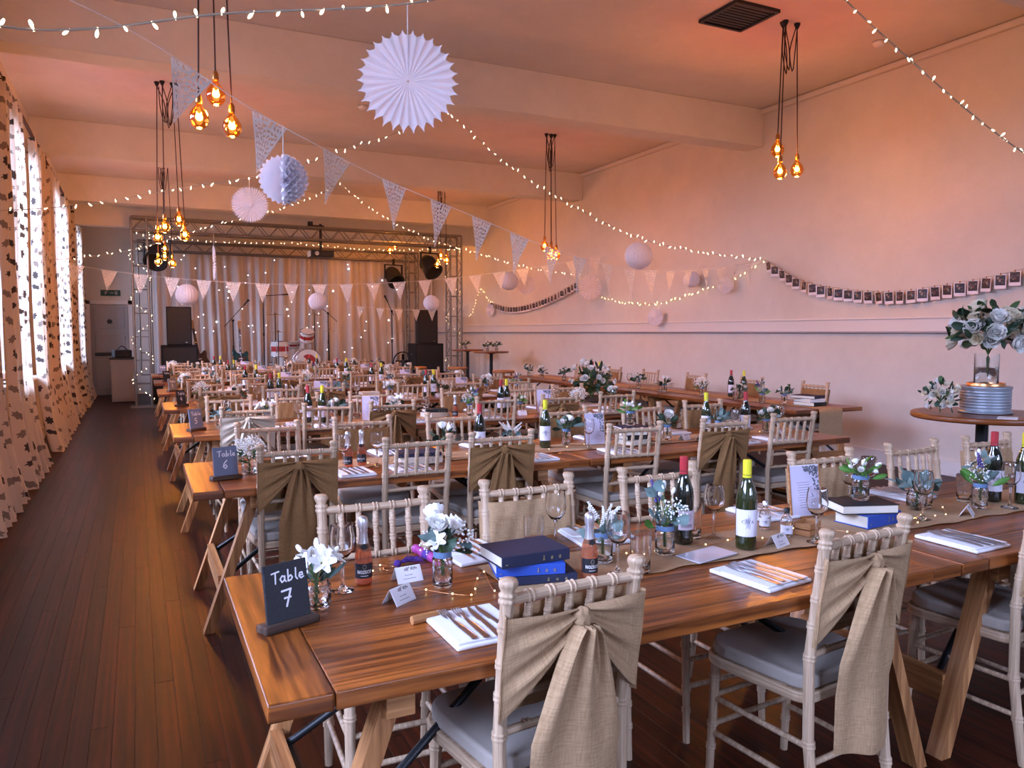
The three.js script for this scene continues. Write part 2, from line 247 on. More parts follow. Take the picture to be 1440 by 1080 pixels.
  mesh('running_figure', [bx(0.05, 0.05, 0.004, -0.1, 0.08, 0.027), bx(0.02, 0.04, 0.004, -0.11, 0.05, 0.027), bx(0.09, 0.018, 0.004, 0.03, 0.07, 0.027), bx(0.05, 0.08, 0.004, 0.12, 0.07, 0.027)], MT.grey, s);
  const hatch = thing('ceiling_hatch', 'black square ventilation hatch in the ceiling', 'hatch', [5.15, R.H, -5.72]);
  mesh('frame', [bx(0.52, 0.03, 0.03, 0, -0.015, 0.245), bx(0.52, 0.03, 0.03, 0, -0.015, -0.245), bx(0.03, 0.03, 0.46, 0.245, -0.015, 0), bx(0.03, 0.03, 0.46, -0.245, -0.015, 0)], MT.black, hatch);
  mesh('grille', Array.from({ length: 9 }, (_, k) => bx(0.46, 0.012, 0.035, 0, -0.012, -0.2 + k * 0.05)).concat([bx(0.46, 0.004, 0.46, 0, -0.003, 0)]), MT.black, hatch);
  one('smoke_detector', lathe([[0, -0.05], [0.045, -0.05], [0.06, -0.025], [0.065, 0], [0, 0]]), MT.whitePaint, 'small round smoke detector on the ceiling near the pale wall', 'detector', [6.9, R.H, -5.6]);
  one('smoke_detector', lathe([[0, -0.05], [0.045, -0.05], [0.06, -0.025], [0.065, 0], [0, 0]]), MT.whitePaint, 'small round smoke detector beside the hanging paper fan', 'detector', [2.75, R.H, -10.1]);
}

/* ---------- curtains ---------- */
function curtain(z0, z1, label) {
  const n = 9, top = 3.86, flare = rr(0.10, 0.16), ph = rnd() * 6;
  const g = surf((u, v) => {
    const y = 0.015 + v * (top - 0.015), low = Math.max(0, 1 - y / 1.1), fold = Math.sin(u * n * 2 * PI + ph) * (0.045 + 0.03 * low) + 0.015 * Math.sin(u * 23 + y * 1.7);
    const zc = (z0 + z1) / 2, z = zc + (z0 + (z1 - z0) * u - zc) * (1 + 0.22 * low * low);
    return [R.x0 + 0.17 + fold + flare * low * low, y, z];
  }, 110, 30);
  const uv = g.attributes.uv; for (let i = 0; i < uv.count; i++) uv.setXY(i, uv.getX(i) * 1.9, uv.getY(i) * 3.9);
  return one('curtain', g, MT.curtain, label, 'curtain', [0, 0, 0], 0, 'printed window curtains');
}
[-10.3, -14.6].forEach((z, i) => {
  curtain(z + 1.75, z + 0.35, `printed leaf-pattern curtain on the table-7 side of the ${['fourth', 'fifth'][i]} tall window`);
  curtain(z - 0.75, z - 1.85, `printed leaf-pattern curtain on the stage side of the ${['fourth', 'fifth'][i]} tall window`);
});
curtain(-5.7 - 0.9, -5.7 - 2.2, 'printed leaf-pattern curtain of the third window, flaring over the aisle floor');
curtain(-17.3, -18.6, 'printed leaf-pattern curtain next to the fire exit door, aisle side');
curtain(-19.2, -20.1, 'printed leaf-pattern curtain closest to the fire exit door');
[[-5.7, 4.6], [-10.3, 4.2], [-14.6, 4.2], [-18.7, 3.1]].forEach(([z, L], i) => {
  const t = thing('curtain_pole', `dark curtain pole over the ${['third', 'fourth', 'fifth', 'sixth'][i]} tall window`, 'curtain pole', [R.x0, 3.9, z]);
  mesh('pole', rod(V(0.17, 0, -L / 2), V(0.17, 0, L / 2), 0.02, 10), MT.cord, t);
  for (const s of [-1, 1]) { mesh('finial', ball(0.035, 0.17, 0, s * L / 2), MT.cord, t); mesh('bracket', rbx(0.18, 0.03, 0.03, 0.005, 0.09, 0, s * (L / 2 - 0.15)), MT.cord, t); }
});

/* ---------- trestle tables ---------- */
const T_H = 0.73, T_W = 0.93, T_L = 2.23, X0 = 0.22;
const ROWZ = [-1.60, -3.94, -6.10, -8.30, -10.50, -12.70, -14.90];    // edge of each row towards the photographer
const ROW = ['table seven', 'table six', 'the third table row', 'the fourth table row', 'the fifth table row', 'the sixth table row', 'the seventh table row'];
function makeTable() {
  const t = thing('trestle_table', '', 'table', [0, 0, 0], 0);
  const eb = 0.14, n = 5, w = T_W / n;
  for (let i = 0; i < n; i++) mesh('plank', uvBox(rbx(T_L - 2 * eb - 0.003, 0.042, w - 0.002, 0.004, 0, T_H - 0.021 - (i % 2) * 0.0008, -T_W / 2 + (i + 0.5) * w), 'x'), MT.table[i % 3], t);
  for (const s of [-1, 1]) {
    mesh('end_board', uvBox(deform(rbx(eb, 0.042, T_W, 0.006, s * (T_L / 2 - eb / 2), T_H - 0.021, 0, 3), (x, y, z) => [x + 0.003 * Math.sin(z * 37 + s), y, z]), 'z'), MT.table[1], t);
    const bot = s * (T_L / 2 - 0.06), topx = s * (T_L / 2 - 0.30);
    for (const q of [-1, 1]) mesh('leg', uvBox(deform(bx(0.048, T_H - 0.05, 0.062, 0, (T_H - 0.05) / 2, 0), (x, y, z) => [x + bot + (topx - bot) * y / (T_H - 0.05), y, z + q * 0.36]), 'y'), MT.leg, t);
    const k = 0.30, bxm = bot + (topx - bot) * k;
    mesh('foot_rail', uvBox(bx(0.035, 0.1, 0.66, bxm, T_H * k, 0), 'z'), MT.leg, t);
    mesh('head_rail', uvBox(rbx(0.07, 0.07, 0.84, 0.004, topx, T_H - 0.078, 0), 'z'), MT.leg, t);
    mesh('brace', [rod(V(bxm - s * 0.02, T_H * k + 0.02, 0.28), V(topx - s * 0.5, T_H - 0.05, 0.12), 0.012, 8), rod(V(bxm - s * 0.02, T_H * k + 0.02, -0.28), V(topx - s * 0.5, T_H - 0.05, -0.12), 0.012, 8), rod(V(bxm - s * 0.03, T_H * k + 0.02, -0.29), V(bxm - s * 0.03, T_H * k + 0.02, 0.29), 0.01, 8)], MT.steel, t);
  }
  return t;
}
const table0 = makeTable();
ROWZ.forEach((z, r) => [0, 1].forEach(k => {
  const p = [X0 + T_L * (k + 0.5) + k * 0.006, 0, z - T_W / 2], l = `brown plank trestle table of ${ROW[r]}, ${k ? 'half away from the aisle' : 'aisle end'}`;
  if (!r && !k) { table0.position.set(...p); table0.userData.label = l; table0.userData.group = 'long rows of trestle tables'; } else dup(table0, p, 0, l, 'long rows of trestle tables');
}));
const HT = { x: 6.26, z0: -5.52 };                                    // the table set along the pale wall
for (let k = 0; k < 3; k++) dup(table0, [HT.x, 0, HT.z0 - T_L * (k + 0.5) - k * 0.006], PI / 2, `brown plank trestle table along the pale wall, ${ORD[k]} from the cake stand`, 'trestle tables along the pale wall');
function runner(x0, x1, z, w, hang, label, turn = 0, at = [0, 0, 0]) {
  const L = x1 - x0, g = surf((u, v) => {
    const s = u * (L + hang) - hang, edge = 0.006 * Math.sin(u * 61) + 0.004 * Math.sin(u * 143);
    return [s < 0 ? x0 - 0.010 : x0 + s, s < 0 ? T_H + 0.0045 + s : T_H + 0.0035 + 0.0012 * Math.sin(u * 90 + v * 5), z + (v - 0.5) * (w + edge * 2)];
  }, 160, 6);
  const uv = g.attributes.uv; for (let i = 0; i < uv.count; i++) uv.setXY(i, uv.getX(i) * (L + hang), uv.getY(i) * w);
  return one('table_runner', g, MT.hessian, label, 'runner', at, turn, 'hessian table runners');
}
ROWZ.forEach((z, r) => runner(r ? 0.55 : 0.98, X0 + 2 * T_L - 0.05, z - (r ? 0.47 : 0.52), 0.30, 0, `brown hessian runner laid along the middle of ${ROW[r]}`));
runner(-0.005, 6.5, 0, 0.32, 0.34, 'hessian runner hanging over the end of the table along the pale wall', PI / 2, [HT.x, 0, HT.z0]);

/* ---------- chairs ---------- */
function turned(len, r, rings, taper = 0) {                           // bamboo-turned rod of a chair, base at 0
  const p = [[0, 0], [r * (1 - taper), 0]];
  for (const y of rings) { const q = r * (1 - taper * (1 - y / len)); p.push([q, y - 0.011], [q * 1.22, y - 0.008], [q * 1.22, y - 0.003], [q, y], [q * 1.22, y + 0.003], [q * 1.22, y + 0.008], [q, y + 0.011]); }
  p.push([r, len], [0, len]); return lathe(p, 10);
}
const C_H = 0.95, BACK = y => 0.185 + (y > 0.45 ? 0.062 * ((y - 0.45) / 0.5) ** 1.2 : 0.05 * ((0.45 - y) / 0.45) ** 1.3);
const curveX = x => -0.014 * (1 - (x / 0.18) ** 2);                    // the rails bow a little
function makeChair() {
  const t = thing('chiavari_chair', '', 'chair', [0, 0, 0], 0);
  for (const s of [-1, 1]) {
    const pr = [[0, 0], [0.013, 0]];
    for (const y of [0.16, 0.30, 0.56, 0.66, 0.74, 0.83]) pr.push([0.0165, y - 0.012], [0.0195, y - 0.009], [0.0195, y - 0.003], [0.0168, y], [0.0195, y + 0.003], [0.0195, y + 0.009], [0.0165, y + 0.012]);
    pr.push([0.0165, 0.888], [0.021, 0.892], [0.021, 0.899], [0.0165, 0.903], [0.021, 0.907], [0.021, 0.913], [0.0155, 0.918], [0.022, 0.932], [0.023, 0.940], [0.019, 0.948], [0, C_H]);
    mesh('back_post', uvBox(deform(lathe(pr, 14), (x, y, z) => [x + s * (0.172 + 0.010 * y), y, z + BACK(y)]), 'y'), MT.chair, t);
    const fl = turned(0.425, 0.017, [0.12, 0.2, 0.36], 0.25);
    mesh('front_leg', uvBox(deform(fl, (x, y, z) => [x + s * (0.185 - 0.012 * y), y, z - 0.165 - 0.02 * (1 - y / 0.425)]), 'y'), MT.chair, t);
    mesh('side_stretcher', [rod(V(s * 0.182, 0.17, -0.172), V(s * 0.175, 0.17, 0.2), 0.0095), rod(V(s * 0.181, 0.29, -0.168), V(s * 0.175, 0.29, 0.192), 0.0095)], MT.chair, t);
  }
  const railAt = (y, r, rings) => { const pts = []; for (let i = 0; i <= 8; i++) { const x = -0.178 + 0.356 * i / 8; pts.push(V(x, y, BACK(y) + curveX(x) * (y > 0.7 ? 1 : 0.5))); } const g = [tube(pts, r, 16, 8)]; for (const x of rings) g.push(new THREE.TorusGeometry(r, 0.0035, 6, 12).rotateY(PI / 2).translate(x - 0.006, y, BACK(y) + curveX(x)), new THREE.TorusGeometry(r, 0.0035, 6, 12).rotateY(PI / 2).translate(x + 0.006, y, BACK(y) + curveX(x))); return g; };
  const sp = [-0.118, -0.059, 0, 0.059, 0.118];
  mesh('top_rail', railAt(0.895, 0.0135, sp), MT.chair, t);
  mesh('back_rail', railAt(0.735, 0.011, sp), MT.chair, t);
  mesh('back_rail', railAt(0.655, 0.0105, [-0.1, 0.1]), MT.chair, t);
  mesh('back_rail', railAt(0.565, 0.0105, [-0.1, 0.1]), MT.chair, t);
  for (const x of sp) mesh('spindle', deform(turned(0.148, 0.0098, [0.045, 0.10]), (a, y, z) => [a + x, y + 0.742, z + BACK(y + 0.742) + curveX(x)]), MT.chair, t);
  mesh('front_stretcher', [rod(V(-0.18, 0.2, -0.17), V(0.18, 0.2, -0.17), 0.0095), rod(V(-0.18, 0.3, -0.168), V(0.18, 0.3, -0.168), 0.0095)], MT.chair, t);
  mesh('back_stretcher', rod(V(-0.17, 0.24, 0.2), V(0.17, 0.24, 0.2), 0.0095), MT.chair, t);
  const sh = (k, r) => { const s = new THREE.Shape(), a = 0.212 * k, b = 0.19 * k, d0 = -0.205 * k, d1 = 0.19 * k; s.moveTo(-a + r, d0); s.lineTo(a - r, d0); s.quadraticCurveTo(a, d0, a, d0 + r); s.lineTo(b, d1 - r * 0.6); s.quadraticCurveTo(b, d1, b - r * 0.6, d1); s.lineTo(-b + r * 0.6, d1); s.quadraticCurveTo(-b, d1, -b, d1 - r * 0.6); s.lineTo(-a, d0 + r); s.quadraticCurveTo(-a, d0, -a + r, d0); return s; };
  mesh('seat', new THREE.ExtrudeGeometry(sh(1, 0.09), { depth: 0.022, bevelEnabled: true, bevelSize: 0.006, bevelThickness: 0.006, bevelSegments: 2, curveSegments: 6 }).rotateX(PI / 2).translate(0, 0.443, 0), MT.chair, t);
  mesh('cushion', deform(new THREE.ExtrudeGeometry(sh(0.93, 0.09), { depth: 0.012, bevelEnabled: true, bevelSize: 0.012, bevelThickness: 0.012, bevelSegments: 4, curveSegments: 8 }).rotateX(PI / 2).translate(0, 0.474, 0), (x, y, z) => [x, y + (y > 0.47 ? 0.008 : 0), z]), MT.cushion, t);
  return t;
}
const chair0 = makeChair(); let chairUsed = false;
function makeSash(mat, v) {
  const t = thing('chair_sash', '', 'sash', [0, 0, 0], 0);
  const zf = 0.022, W = 0.200;
  const sides = surf((u, w) => { const top = 0.868, h = 0.27, y = top - h + h * w; const a = u * 2 - 1; const ax = Math.abs(a); const x = a * W; const wrap = ax > 0.86 ? (ax - 0.86) / 0.14 : 0; return [Math.sign(a) * Math.min(Math.abs(x), W - 0.002), y, BACK(y) - zf + curveX(x) * 0.9 + wrap * (2 * zf + 0.004) + 0.002 * Math.sin(u * 40 + w * 9)]; }, 48, 10);
  const suv = (g, a, b) => { const q = g.attributes.uv; for (let i = 0; i < q.count; i++) q.setXY(i, q.getX(i) * a, q.getY(i) * b); return g; };
  mesh('front_band', suv(sides, 0.42, 0.27), mat, t);
  const ky = 0.832 + v * 0.008;
  for (const s of [-1, 1]) {
    const wing = surf((u, w) => {
      const k = u ** 1.25, h0 = 0.255, h1 = 0.055, h = h0 + (h1 - h0) * k, yc = 0.735 + (ky - 0.735) * k, y = yc + (w - 0.5) * h;
      const ripple = (0.010 * Math.sin(w * 15 + 1.1 * s) + 0.006 * Math.sin(w * 29 + v * 2)) * Math.sin(Math.min(1, u * 1.4) * PI / 2);
      return [s * (W - 0.002) * (1 - u * 0.93), y, BACK(Math.min(0.95, y)) + zf + 0.004 + 0.018 * Math.sin(u * PI * 0.7) + ripple];
    }, 26, 26);
    mesh('wing', suv(wing, 0.2, 0.25), mat, t);
  }
  mesh('knot', deform(new THREE.SphereGeometry(1, 18, 14), (x, y, z) => [x * 0.026 + 0.003 * Math.sin(y * 9), ky + y * 0.028, BACK(ky) + 0.046 + z * 0.020 + 0.004 * Math.sin(x * 9)]), mat, t);
  const tail = (len, w0, w1, sw, dz, cutA) => suv(surf((u, w) => {
    const d = 1 - w, y = ky - 0.01 - d * len - cutA * (u - 0.5) * d, ww = w0 + (w1 - w0) * Math.min(1, d * 2.0) ** 0.75, a = u - 0.5;
    const fold = 0.024 * Math.sin(u * 15 + sw * 5) * Math.max(0.12, 1 - 1.5 * d) + 0.008 * Math.sin(u * 8 + d * 3 + sw);
    return [a * ww + sw * d * 0.10, y, BACK(Math.max(0.3, y)) + dz + 0.012 * Math.sin(d * 3) + fold + (0.038 - 0.014 * d) * (1 - 4 * a * a)];
  }, 26, 30), 0.2, len);
  mesh('tail', tail(0.56 + v * 0.03, 0.05, v === 0.3 ? 0.26 : 0.19, 0.30 * (v - 0.3), 0.046, 0.05), mat, t);
  mesh('under_tail', tail(0.42, 0.04, 0.15, -0.3 * (v - 0.4), 0.030, -0.06), mat, t);
  return t;
}
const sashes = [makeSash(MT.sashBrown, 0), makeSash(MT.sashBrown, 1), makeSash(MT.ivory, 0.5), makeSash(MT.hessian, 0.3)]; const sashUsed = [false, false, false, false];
function placeChair(x, z, turn, where, sash, kind = 0, grp = 'limewashed spindle-back chairs') {
  const l = `limewashed chair ${sash ? 'with hessian sash' : 'without sash'} at ${where}`;
  if (!chairUsed) { chairUsed = true; chair0.position.set(x, 0, z); chair0.rotation.y = turn; tag(chair0, l, 'chair', grp); } else dup(chair0, [x, 0, z], turn, l, grp);
  if (!sash) return;
  const sl = `${kind === 2 ? 'ivory cloth' : kind === 3 ? 'pale hessian' : 'brown hessian'} sash on chair at ${where}`;
  if (!sashUsed[kind]) { sashUsed[kind] = true; const s = sashes[kind]; s.position.set(x, 0, z); s.rotation.y = turn; tag(s, sl, 'sash', 'chair sashes'); } else dup(sashes[kind], [x, 0, z], turn, sl, 'chair sashes');
}
const NEAR = [0.71, 1.32, 1.82, 2.78, 3.42, 4.08], FAR = [0.72, 1.33, 1.95, 2.88, 3.54, 4.14];
const SEATS = [];
ROWZ.forEach((z, r) => {
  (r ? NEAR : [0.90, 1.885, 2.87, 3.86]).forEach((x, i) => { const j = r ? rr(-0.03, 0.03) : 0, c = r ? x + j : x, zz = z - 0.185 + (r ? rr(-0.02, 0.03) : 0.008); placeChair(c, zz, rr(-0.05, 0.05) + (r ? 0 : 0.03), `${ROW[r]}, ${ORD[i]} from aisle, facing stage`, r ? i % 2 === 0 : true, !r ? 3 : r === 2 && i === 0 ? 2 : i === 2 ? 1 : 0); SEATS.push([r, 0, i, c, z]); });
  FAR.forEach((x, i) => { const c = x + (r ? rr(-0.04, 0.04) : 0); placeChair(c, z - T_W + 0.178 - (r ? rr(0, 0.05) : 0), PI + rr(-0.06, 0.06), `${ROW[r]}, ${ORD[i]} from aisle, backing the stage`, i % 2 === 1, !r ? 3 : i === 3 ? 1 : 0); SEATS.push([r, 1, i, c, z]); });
});
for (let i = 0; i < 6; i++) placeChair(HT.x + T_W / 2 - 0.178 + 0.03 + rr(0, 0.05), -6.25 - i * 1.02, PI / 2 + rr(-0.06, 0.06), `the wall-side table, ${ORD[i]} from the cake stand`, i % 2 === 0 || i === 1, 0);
/* ---------- table dressing: builders ---------- */
const first = new Map();
function put(proto, pos, turn, label, group) {                        // first use moves the prototype itself, later ones clone it
  if (!first.has(proto)) { first.set(proto, 1); proto.position.set(...pos); proto.rotation.y = turn; proto.userData.label = label; if (group) proto.userData.group = group; return proto; }
  return dup(proto, pos, turn, label, group);
}
const lazy = f => { let p; return () => p ??= f(); };
// napkin, fork, knife
const napkinP = lazy(() => {
  const t = thing('napkin', '', 'napkin');
  mesh('folded_cloth', deform(rbx(0.20, 0.012, 0.24, 0.005, 0, 0.006, 0, 4), (x, y, z) => [x + 0.002 * Math.sin(z * 40), y + (y > 0.006 ? 0.0022 * Math.sin(x * 21 + z * 13) : 0), z]), MT.napkin, t);
  mesh('top_fold', deform(rbx(0.188, 0.007, 0.15, 0.003, -0.002, 0.0148, 0.035, 3), (x, y, z) => [x, y + (y > 0.015 ? 0.0015 * Math.sin(x * 33 + 2) : 0), z + (z < 0 ? 0.35 * x : 0)]), MT.napkin, t);
  return t;
});
function cutleryShape(kind) {
  const s = new THREE.Shape();
  if (kind === 'fork') {
    s.moveTo(-0.008, 0.10); s.quadraticCurveTo(-0.010, 0.0, -0.004, -0.02); s.lineTo(-0.004, -0.045); s.quadraticCurveTo(-0.012, -0.055, -0.012, -0.07); s.lineTo(-0.012, -0.10);
    for (let k = 0; k < 4; k++) { const x = -0.012 + k * 0.0072; s.lineTo(x + 0.0012, -0.104); s.lineTo(x + 0.0024, -0.10); if (k < 3) { s.lineTo(x + 0.0024, -0.068); s.lineTo(x + 0.0072, -0.068); s.lineTo(x + 0.0072, -0.10); } }
    s.lineTo(0.012, -0.07); s.quadraticCurveTo(0.012, -0.055, 0.004, -0.045); s.lineTo(0.004, -0.02); s.quadraticCurveTo(0.010, 0, 0.008, 0.10); s.quadraticCurveTo(0, 0.106, -0.008, 0.10);
  } else { s.moveTo(-0.008, 0.11); s.lineTo(-0.006, 0.0); s.lineTo(-0.010, -0.012); s.quadraticCurveTo(-0.012, -0.09, 0.004, -0.115); s.lineTo(0.006, 0.0); s.lineTo(0.008, 0.11); s.quadraticCurveTo(0, 0.116, -0.008, 0.11); }
  return deform(new THREE.ExtrudeGeometry(s, { depth: 0.0018, bevelEnabled: true, bevelSize: 0.0006, bevelThickness: 0.0005, bevelSegments: 1, curveSegments: 4 }).rotateX(PI / 2).translate(0, 0.0028, 0), (x, y, z) => [x, y + (kind === 'fork' ? 0.006 * Math.max(0, -z - 0.04) / 0.06 + 0.004 * Math.sin(Math.min(1, Math.max(0, (z + 0.05) / 0.15)) * PI) * 0.5 : 0), z]);
}
const forkP = lazy(() => one('fork', cutleryShape('fork'), MT.cutlery, '', 'fork')), knifeP = lazy(() => one('knife', cutleryShape('knife'), MT.cutlery, '', 'knife'));
function setting(x, z, turn, where, full = true) {
  put(napkinP(), [x, T_H, z], turn, `white folded napkin at ${where}`, 'folded white napkins');
  if (!full) return;
  const c = Math.cos(turn), s = Math.sin(turn), at = (a, b) => [x + a * c + b * s, T_H + 0.0185, z - a * s + b * c];
  [[-0.052, 'f', 'outer'], [-0.018, 'f', 'inner'], [0.018, 'k', 'inner'], [0.048, 'k', 'outer']].forEach(([a, k, w]) => put(k === 'f' ? forkP() : knifeP(), at(a, rr(0.0, 0.02)), turn + rr(-0.05, 0.05), `${w} steel ${k === 'f' ? 'fork' : 'knife'} on napkin at ${where}`, k === 'f' ? 'steel forks' : 'steel knives'));
}
// glassware
const wineP = lazy(() => { const t = thing('wine_glass', '', 'wine glass'); mesh('bowl', lathe([[0, 0.0985], [0.006, 0.0985], [0.019, 0.104], [0.033, 0.122], [0.0385, 0.147], [0.0365, 0.175], [0.0325, 0.200], [0.0308, 0.200], [0.0345, 0.175], [0.0365, 0.147], [0.031, 0.124], [0.018, 0.107], [0, 0.103]], 32), MT.glass, t); mesh('stem_and_foot', lathe([[0, 0.001], [0.034, 0.001], [0.034, 0.003], [0.012, 0.008], [0.005, 0.02], [0.004, 0.05], [0.005, 0.085], [0.008, 0.096], [0, 0.098]], 28), MT.glass, t); return t; });
const tumblerP = lazy(() => one('tumbler', lathe([[0, 0.006], [0.028, 0.006], [0.0275, 0.001], [0.030, 0.004], [0.033, 0.06], [0.035, 0.125], [0.0335, 0.125], [0.031, 0.05], [0.027, 0.011], [0, 0.011]], 28), MT.glass, '', 'tumbler'));
// bottles
const sketchLabel = canvas(256, 256, (g, w, h) => { g.fillStyle = '#dcd8e4'; g.fillRect(0, 0, w, h); g.strokeStyle = '#8a8796'; g.lineWidth = 2; for (let i = 0; i < 26; i++) { g.beginPath(); const a = hash(i, 1, 1), b = hash(i, 2, 1); g.moveTo(90 + a * 60, 40 + b * 130); g.quadraticCurveTo(110 + b * 60, 60 + a * 90, 100 + hash(i, 3, 1) * 60, 40 + hash(i, 4, 1) * 150); g.stroke(); } g.fillStyle = '#4d4a58'; g.font = 'bold 40px serif'; g.textAlign = 'center'; g.fillText('CAVA', w / 2, 128); });
const backLabel = canvas(128, 256, (g, w, h) => { g.fillStyle = '#c9b8c2'; g.fillRect(0, 0, w, h); g.fillStyle = '#55505a'; for (let y = 40; y < 150; y += 14) g.fillRect(14, y, 60 + 40 * hash(y, 3, 5), 5); for (let x = 20; x < 100; x += 6) g.fillRect(x, 175, 2 + 2 * hash(x, 9, 9), 46); });
const noLabel = canvas(256, 128, (g, w, h) => { g.fillStyle = '#16141c'; g.fillRect(0, 0, w, h); g.fillStyle = '#e6dfe0'; g.font = 'bold 40px sans-serif'; g.textAlign = 'center'; g.fillText('NOZECO', w / 2, 86); g.lineWidth = 3; g.strokeStyle = '#b9a68a'; g.beginPath(); g.arc(w / 2, 28, 18, 0, 7); g.stroke(); g.fillRect(w / 2 - 40, 104, 80, 4); });
MT.labelA = std({ map: sketchLabel, roughness: 0.7 }); MT.labelB = std({ map: backLabel, roughness: 0.7 }); MT.labelC = std({ map: noLabel, roughness: 0.6 });
const patch = (r, y0, y1, a0, a1) => new THREE.CylinderGeometry(r, r, y1 - y0, 24, 1, true, a0, a1 - a0).translate(0, (y0 + y1) / 2, 0);
const bottle = (name, glass, cap, lab) => { const t = thing(name, '', 'bottle'); mesh('bottle_glass', lathe([[0, 0.002], [0.034, 0.002], [0.0365, 0.008], [0.037, 0.17], [0.034, 0.20], [0.022, 0.235], [0.0155, 0.255], [0.014, 0.30], [0, 0.30]], 32), glass, t); mesh('capsule', lathe([[0.0148, 0.235], [0.0158, 0.2555], [0.0158, 0.262], [0.0152, 0.263], [0.0155, 0.314], [0.0135, 0.317], [0, 0.317]], 24), cap, t); mesh('paper_label', patch(0.0378, 0.05, 0.145, -1.3, 1.3), lab, t); mesh('back_label', patch(0.0378, 0.055, 0.125, PI - 0.9, PI + 0.9), MT.labelB, t); return t; };
const redP = lazy(() => bottle('red_wine_bottle', MT.wineDark, MT.capRed, MT.labelA)), yelP = lazy(() => bottle('white_wine_bottle', MT.wineOlive, MT.capYellow, MT.labelA));
const fizzP = lazy(() => {
  const t = thing('mini_fizz_bottle', '', 'bottle'); mesh('bottle_glass', lathe([[0, 0.002], [0.024, 0.002], [0.026, 0.008], [0.0262, 0.085], [0.022, 0.11], [0.0135, 0.135], [0.011, 0.16], [0, 0.165]], 28), MT.rose, t);
  mesh('foil', deform(lathe([[0.0178, 0.118], [0.0148, 0.136], [0.0128, 0.155], [0.0135, 0.172], [0.0158, 0.176], [0.0162, 0.19], [0.0145, 0.202], [0.008, 0.209], [0, 0.21]], 24), (x, y, z) => [x * (1 + 0.02 * Math.sin(y * 300 + x * 200)), y, z]), MT.silverFoil, t);
  mesh('collar', lathe([[0.0195, 0.112], [0.0185, 0.119], [0.0165, 0.126]], 24), MT.black, t);
  mesh('paper_label', patch(0.0268, 0.022, 0.068, -1.4, 1.4), MT.labelC, t); mesh('neck_seal', new THREE.CylinderGeometry(0.010, 0.010, 0.002, 20).rotateX(PI / 2).translate(0, 0.118, 0.0205), MT.black, t); return t;
});
const miniP = [['clear', MT.silverFoil], ['black', MT.black]].map(([c, m]) => lazy(() => { const t = thing('miniature_bottle', '', 'bottle'); mesh('bottle_glass', lathe([[0, 0.002], [0.020, 0.002], [0.022, 0.006], [0.022, 0.06], [0.018, 0.072], [0.009, 0.08], [0.009, 0.092], [0, 0.092], [0, 0.09], [0.007, 0.08], [0.016, 0.07], [0.0200, 0.058], [0.0200, 0.008], [0, 0.006]], 24), MT.glass, t); mesh('screw_cap', lathe([[0.0102, 0.09], [0.0105, 0.108], [0, 0.109]], 18), m, t); mesh('paper_label', patch(0.0225, 0.014, 0.046, -1.4, 1.4), MT.labelA, t); return t; }));
// jars
function jar(h, r, cut, band) { const t = thing('glass_jar', '', 'jar'); const pr = [[0, 0.002], [r * 0.85, 0.002], [r, 0.010]]; for (let i = 0; i <= 14; i++) { const y = 0.012 + (h * 0.78 - 0.012) * i / 14; pr.push([r, y]); } pr.push([r * 0.86, h * 0.84], [r * 0.86, h * 0.98], [r * 0.9, h], [r * 0.82, h], [r * 0.80, h * 0.84], [r * 0.93, h * 0.77], [r * 0.93, 0.014], [0, 0.009]); let g = lathe(pr, 48); if (cut) g = deform(g, (x, y, z) => { if (y < 0.014 || y > h * 0.78) return [x, y, z]; if (Math.hypot(x, z) < r * 0.97) return [x, y, z]; const a = Math.atan2(z, x), k = 1 + 0.05 * (Math.abs(Math.sin(a * 8 + y * 110)) - 0.5) + 0.05 * (Math.abs(Math.sin(a * 8 - y * 110)) - 0.5); return [x * k, y, z * k]; }); mesh('glass', g, MT.glass, t); mesh('water', lathe([[0, 0.012], [r * 0.88, 0.016], [r * 0.90, h * 0.5], [0, h * 0.5]], 20), MT.water, t); if (band) mesh('neck_band', lathe([[r * 0.9, h * 0.82], [r * 0.93, h * 0.83], [r * 0.93, h * 0.97], [r * 0.9, h * 0.98]], 28), MT.band, t); return t; }
const jarP = [lazy(() => jar(0.115, 0.030, true, true)), lazy(() => jar(0.105, 0.034, false, true)), lazy(() => jar(0.085, 0.040, true, false))], JAR_H = [0.115, 0.105, 0.085];
// flowers
function leafGeo(l, w, bend, round = 1.6) { return surf((u, v) => { const a = (u - 0.5) * w * Math.max(0.02, Math.sin(PI * Math.min(0.985, Math.max(0.015, v ** (round > 2 ? 0.8 : 1))))) ** (1 / round); return [a, v * l * Math.cos(bend * v), v * l * Math.sin(bend * v) + 1.6 * a * a / w]; }, 3, 5); }
function petalRing(n, l, w, tilt, curl, r0, y0) { const gs = []; for (let i = 0; i < n; i++) { const p = surf((u, v) => { const a = (u - 0.5) * w * Math.sin(PI * (0.12 + 0.80 * v)) ** 0.6; return [a, v * l, curl * v * v * l + 1.5 * a * a / w]; }, 3, 4); p.rotateX(-tilt); p.translate(0, y0, 0); p.translate(0, 0, -r0); p.rotateY(i / n * 2 * PI + tilt * 3); gs.push(p); } return gs; }
const roseG = M(petalRing(7, 0.034, 0.032, 1.15, 0.5, 0.004, 0), petalRing(6, 0.032, 0.028, 0.75, 0.4, 0.004, 0.004), petalRing(5, 0.028, 0.024, 0.4, 0.3, 0.003, 0.007), petalRing(4, 0.022, 0.02, 0.15, 0.2, 0.002, 0.012));
const trumpetG = M(petalRing(6, 0.042, 0.024, 0.55, -0.35, 0.003, 0)), budG = M(ball(0.008, 0, 0.01, 0, 8).scale(1, 1.9, 1));
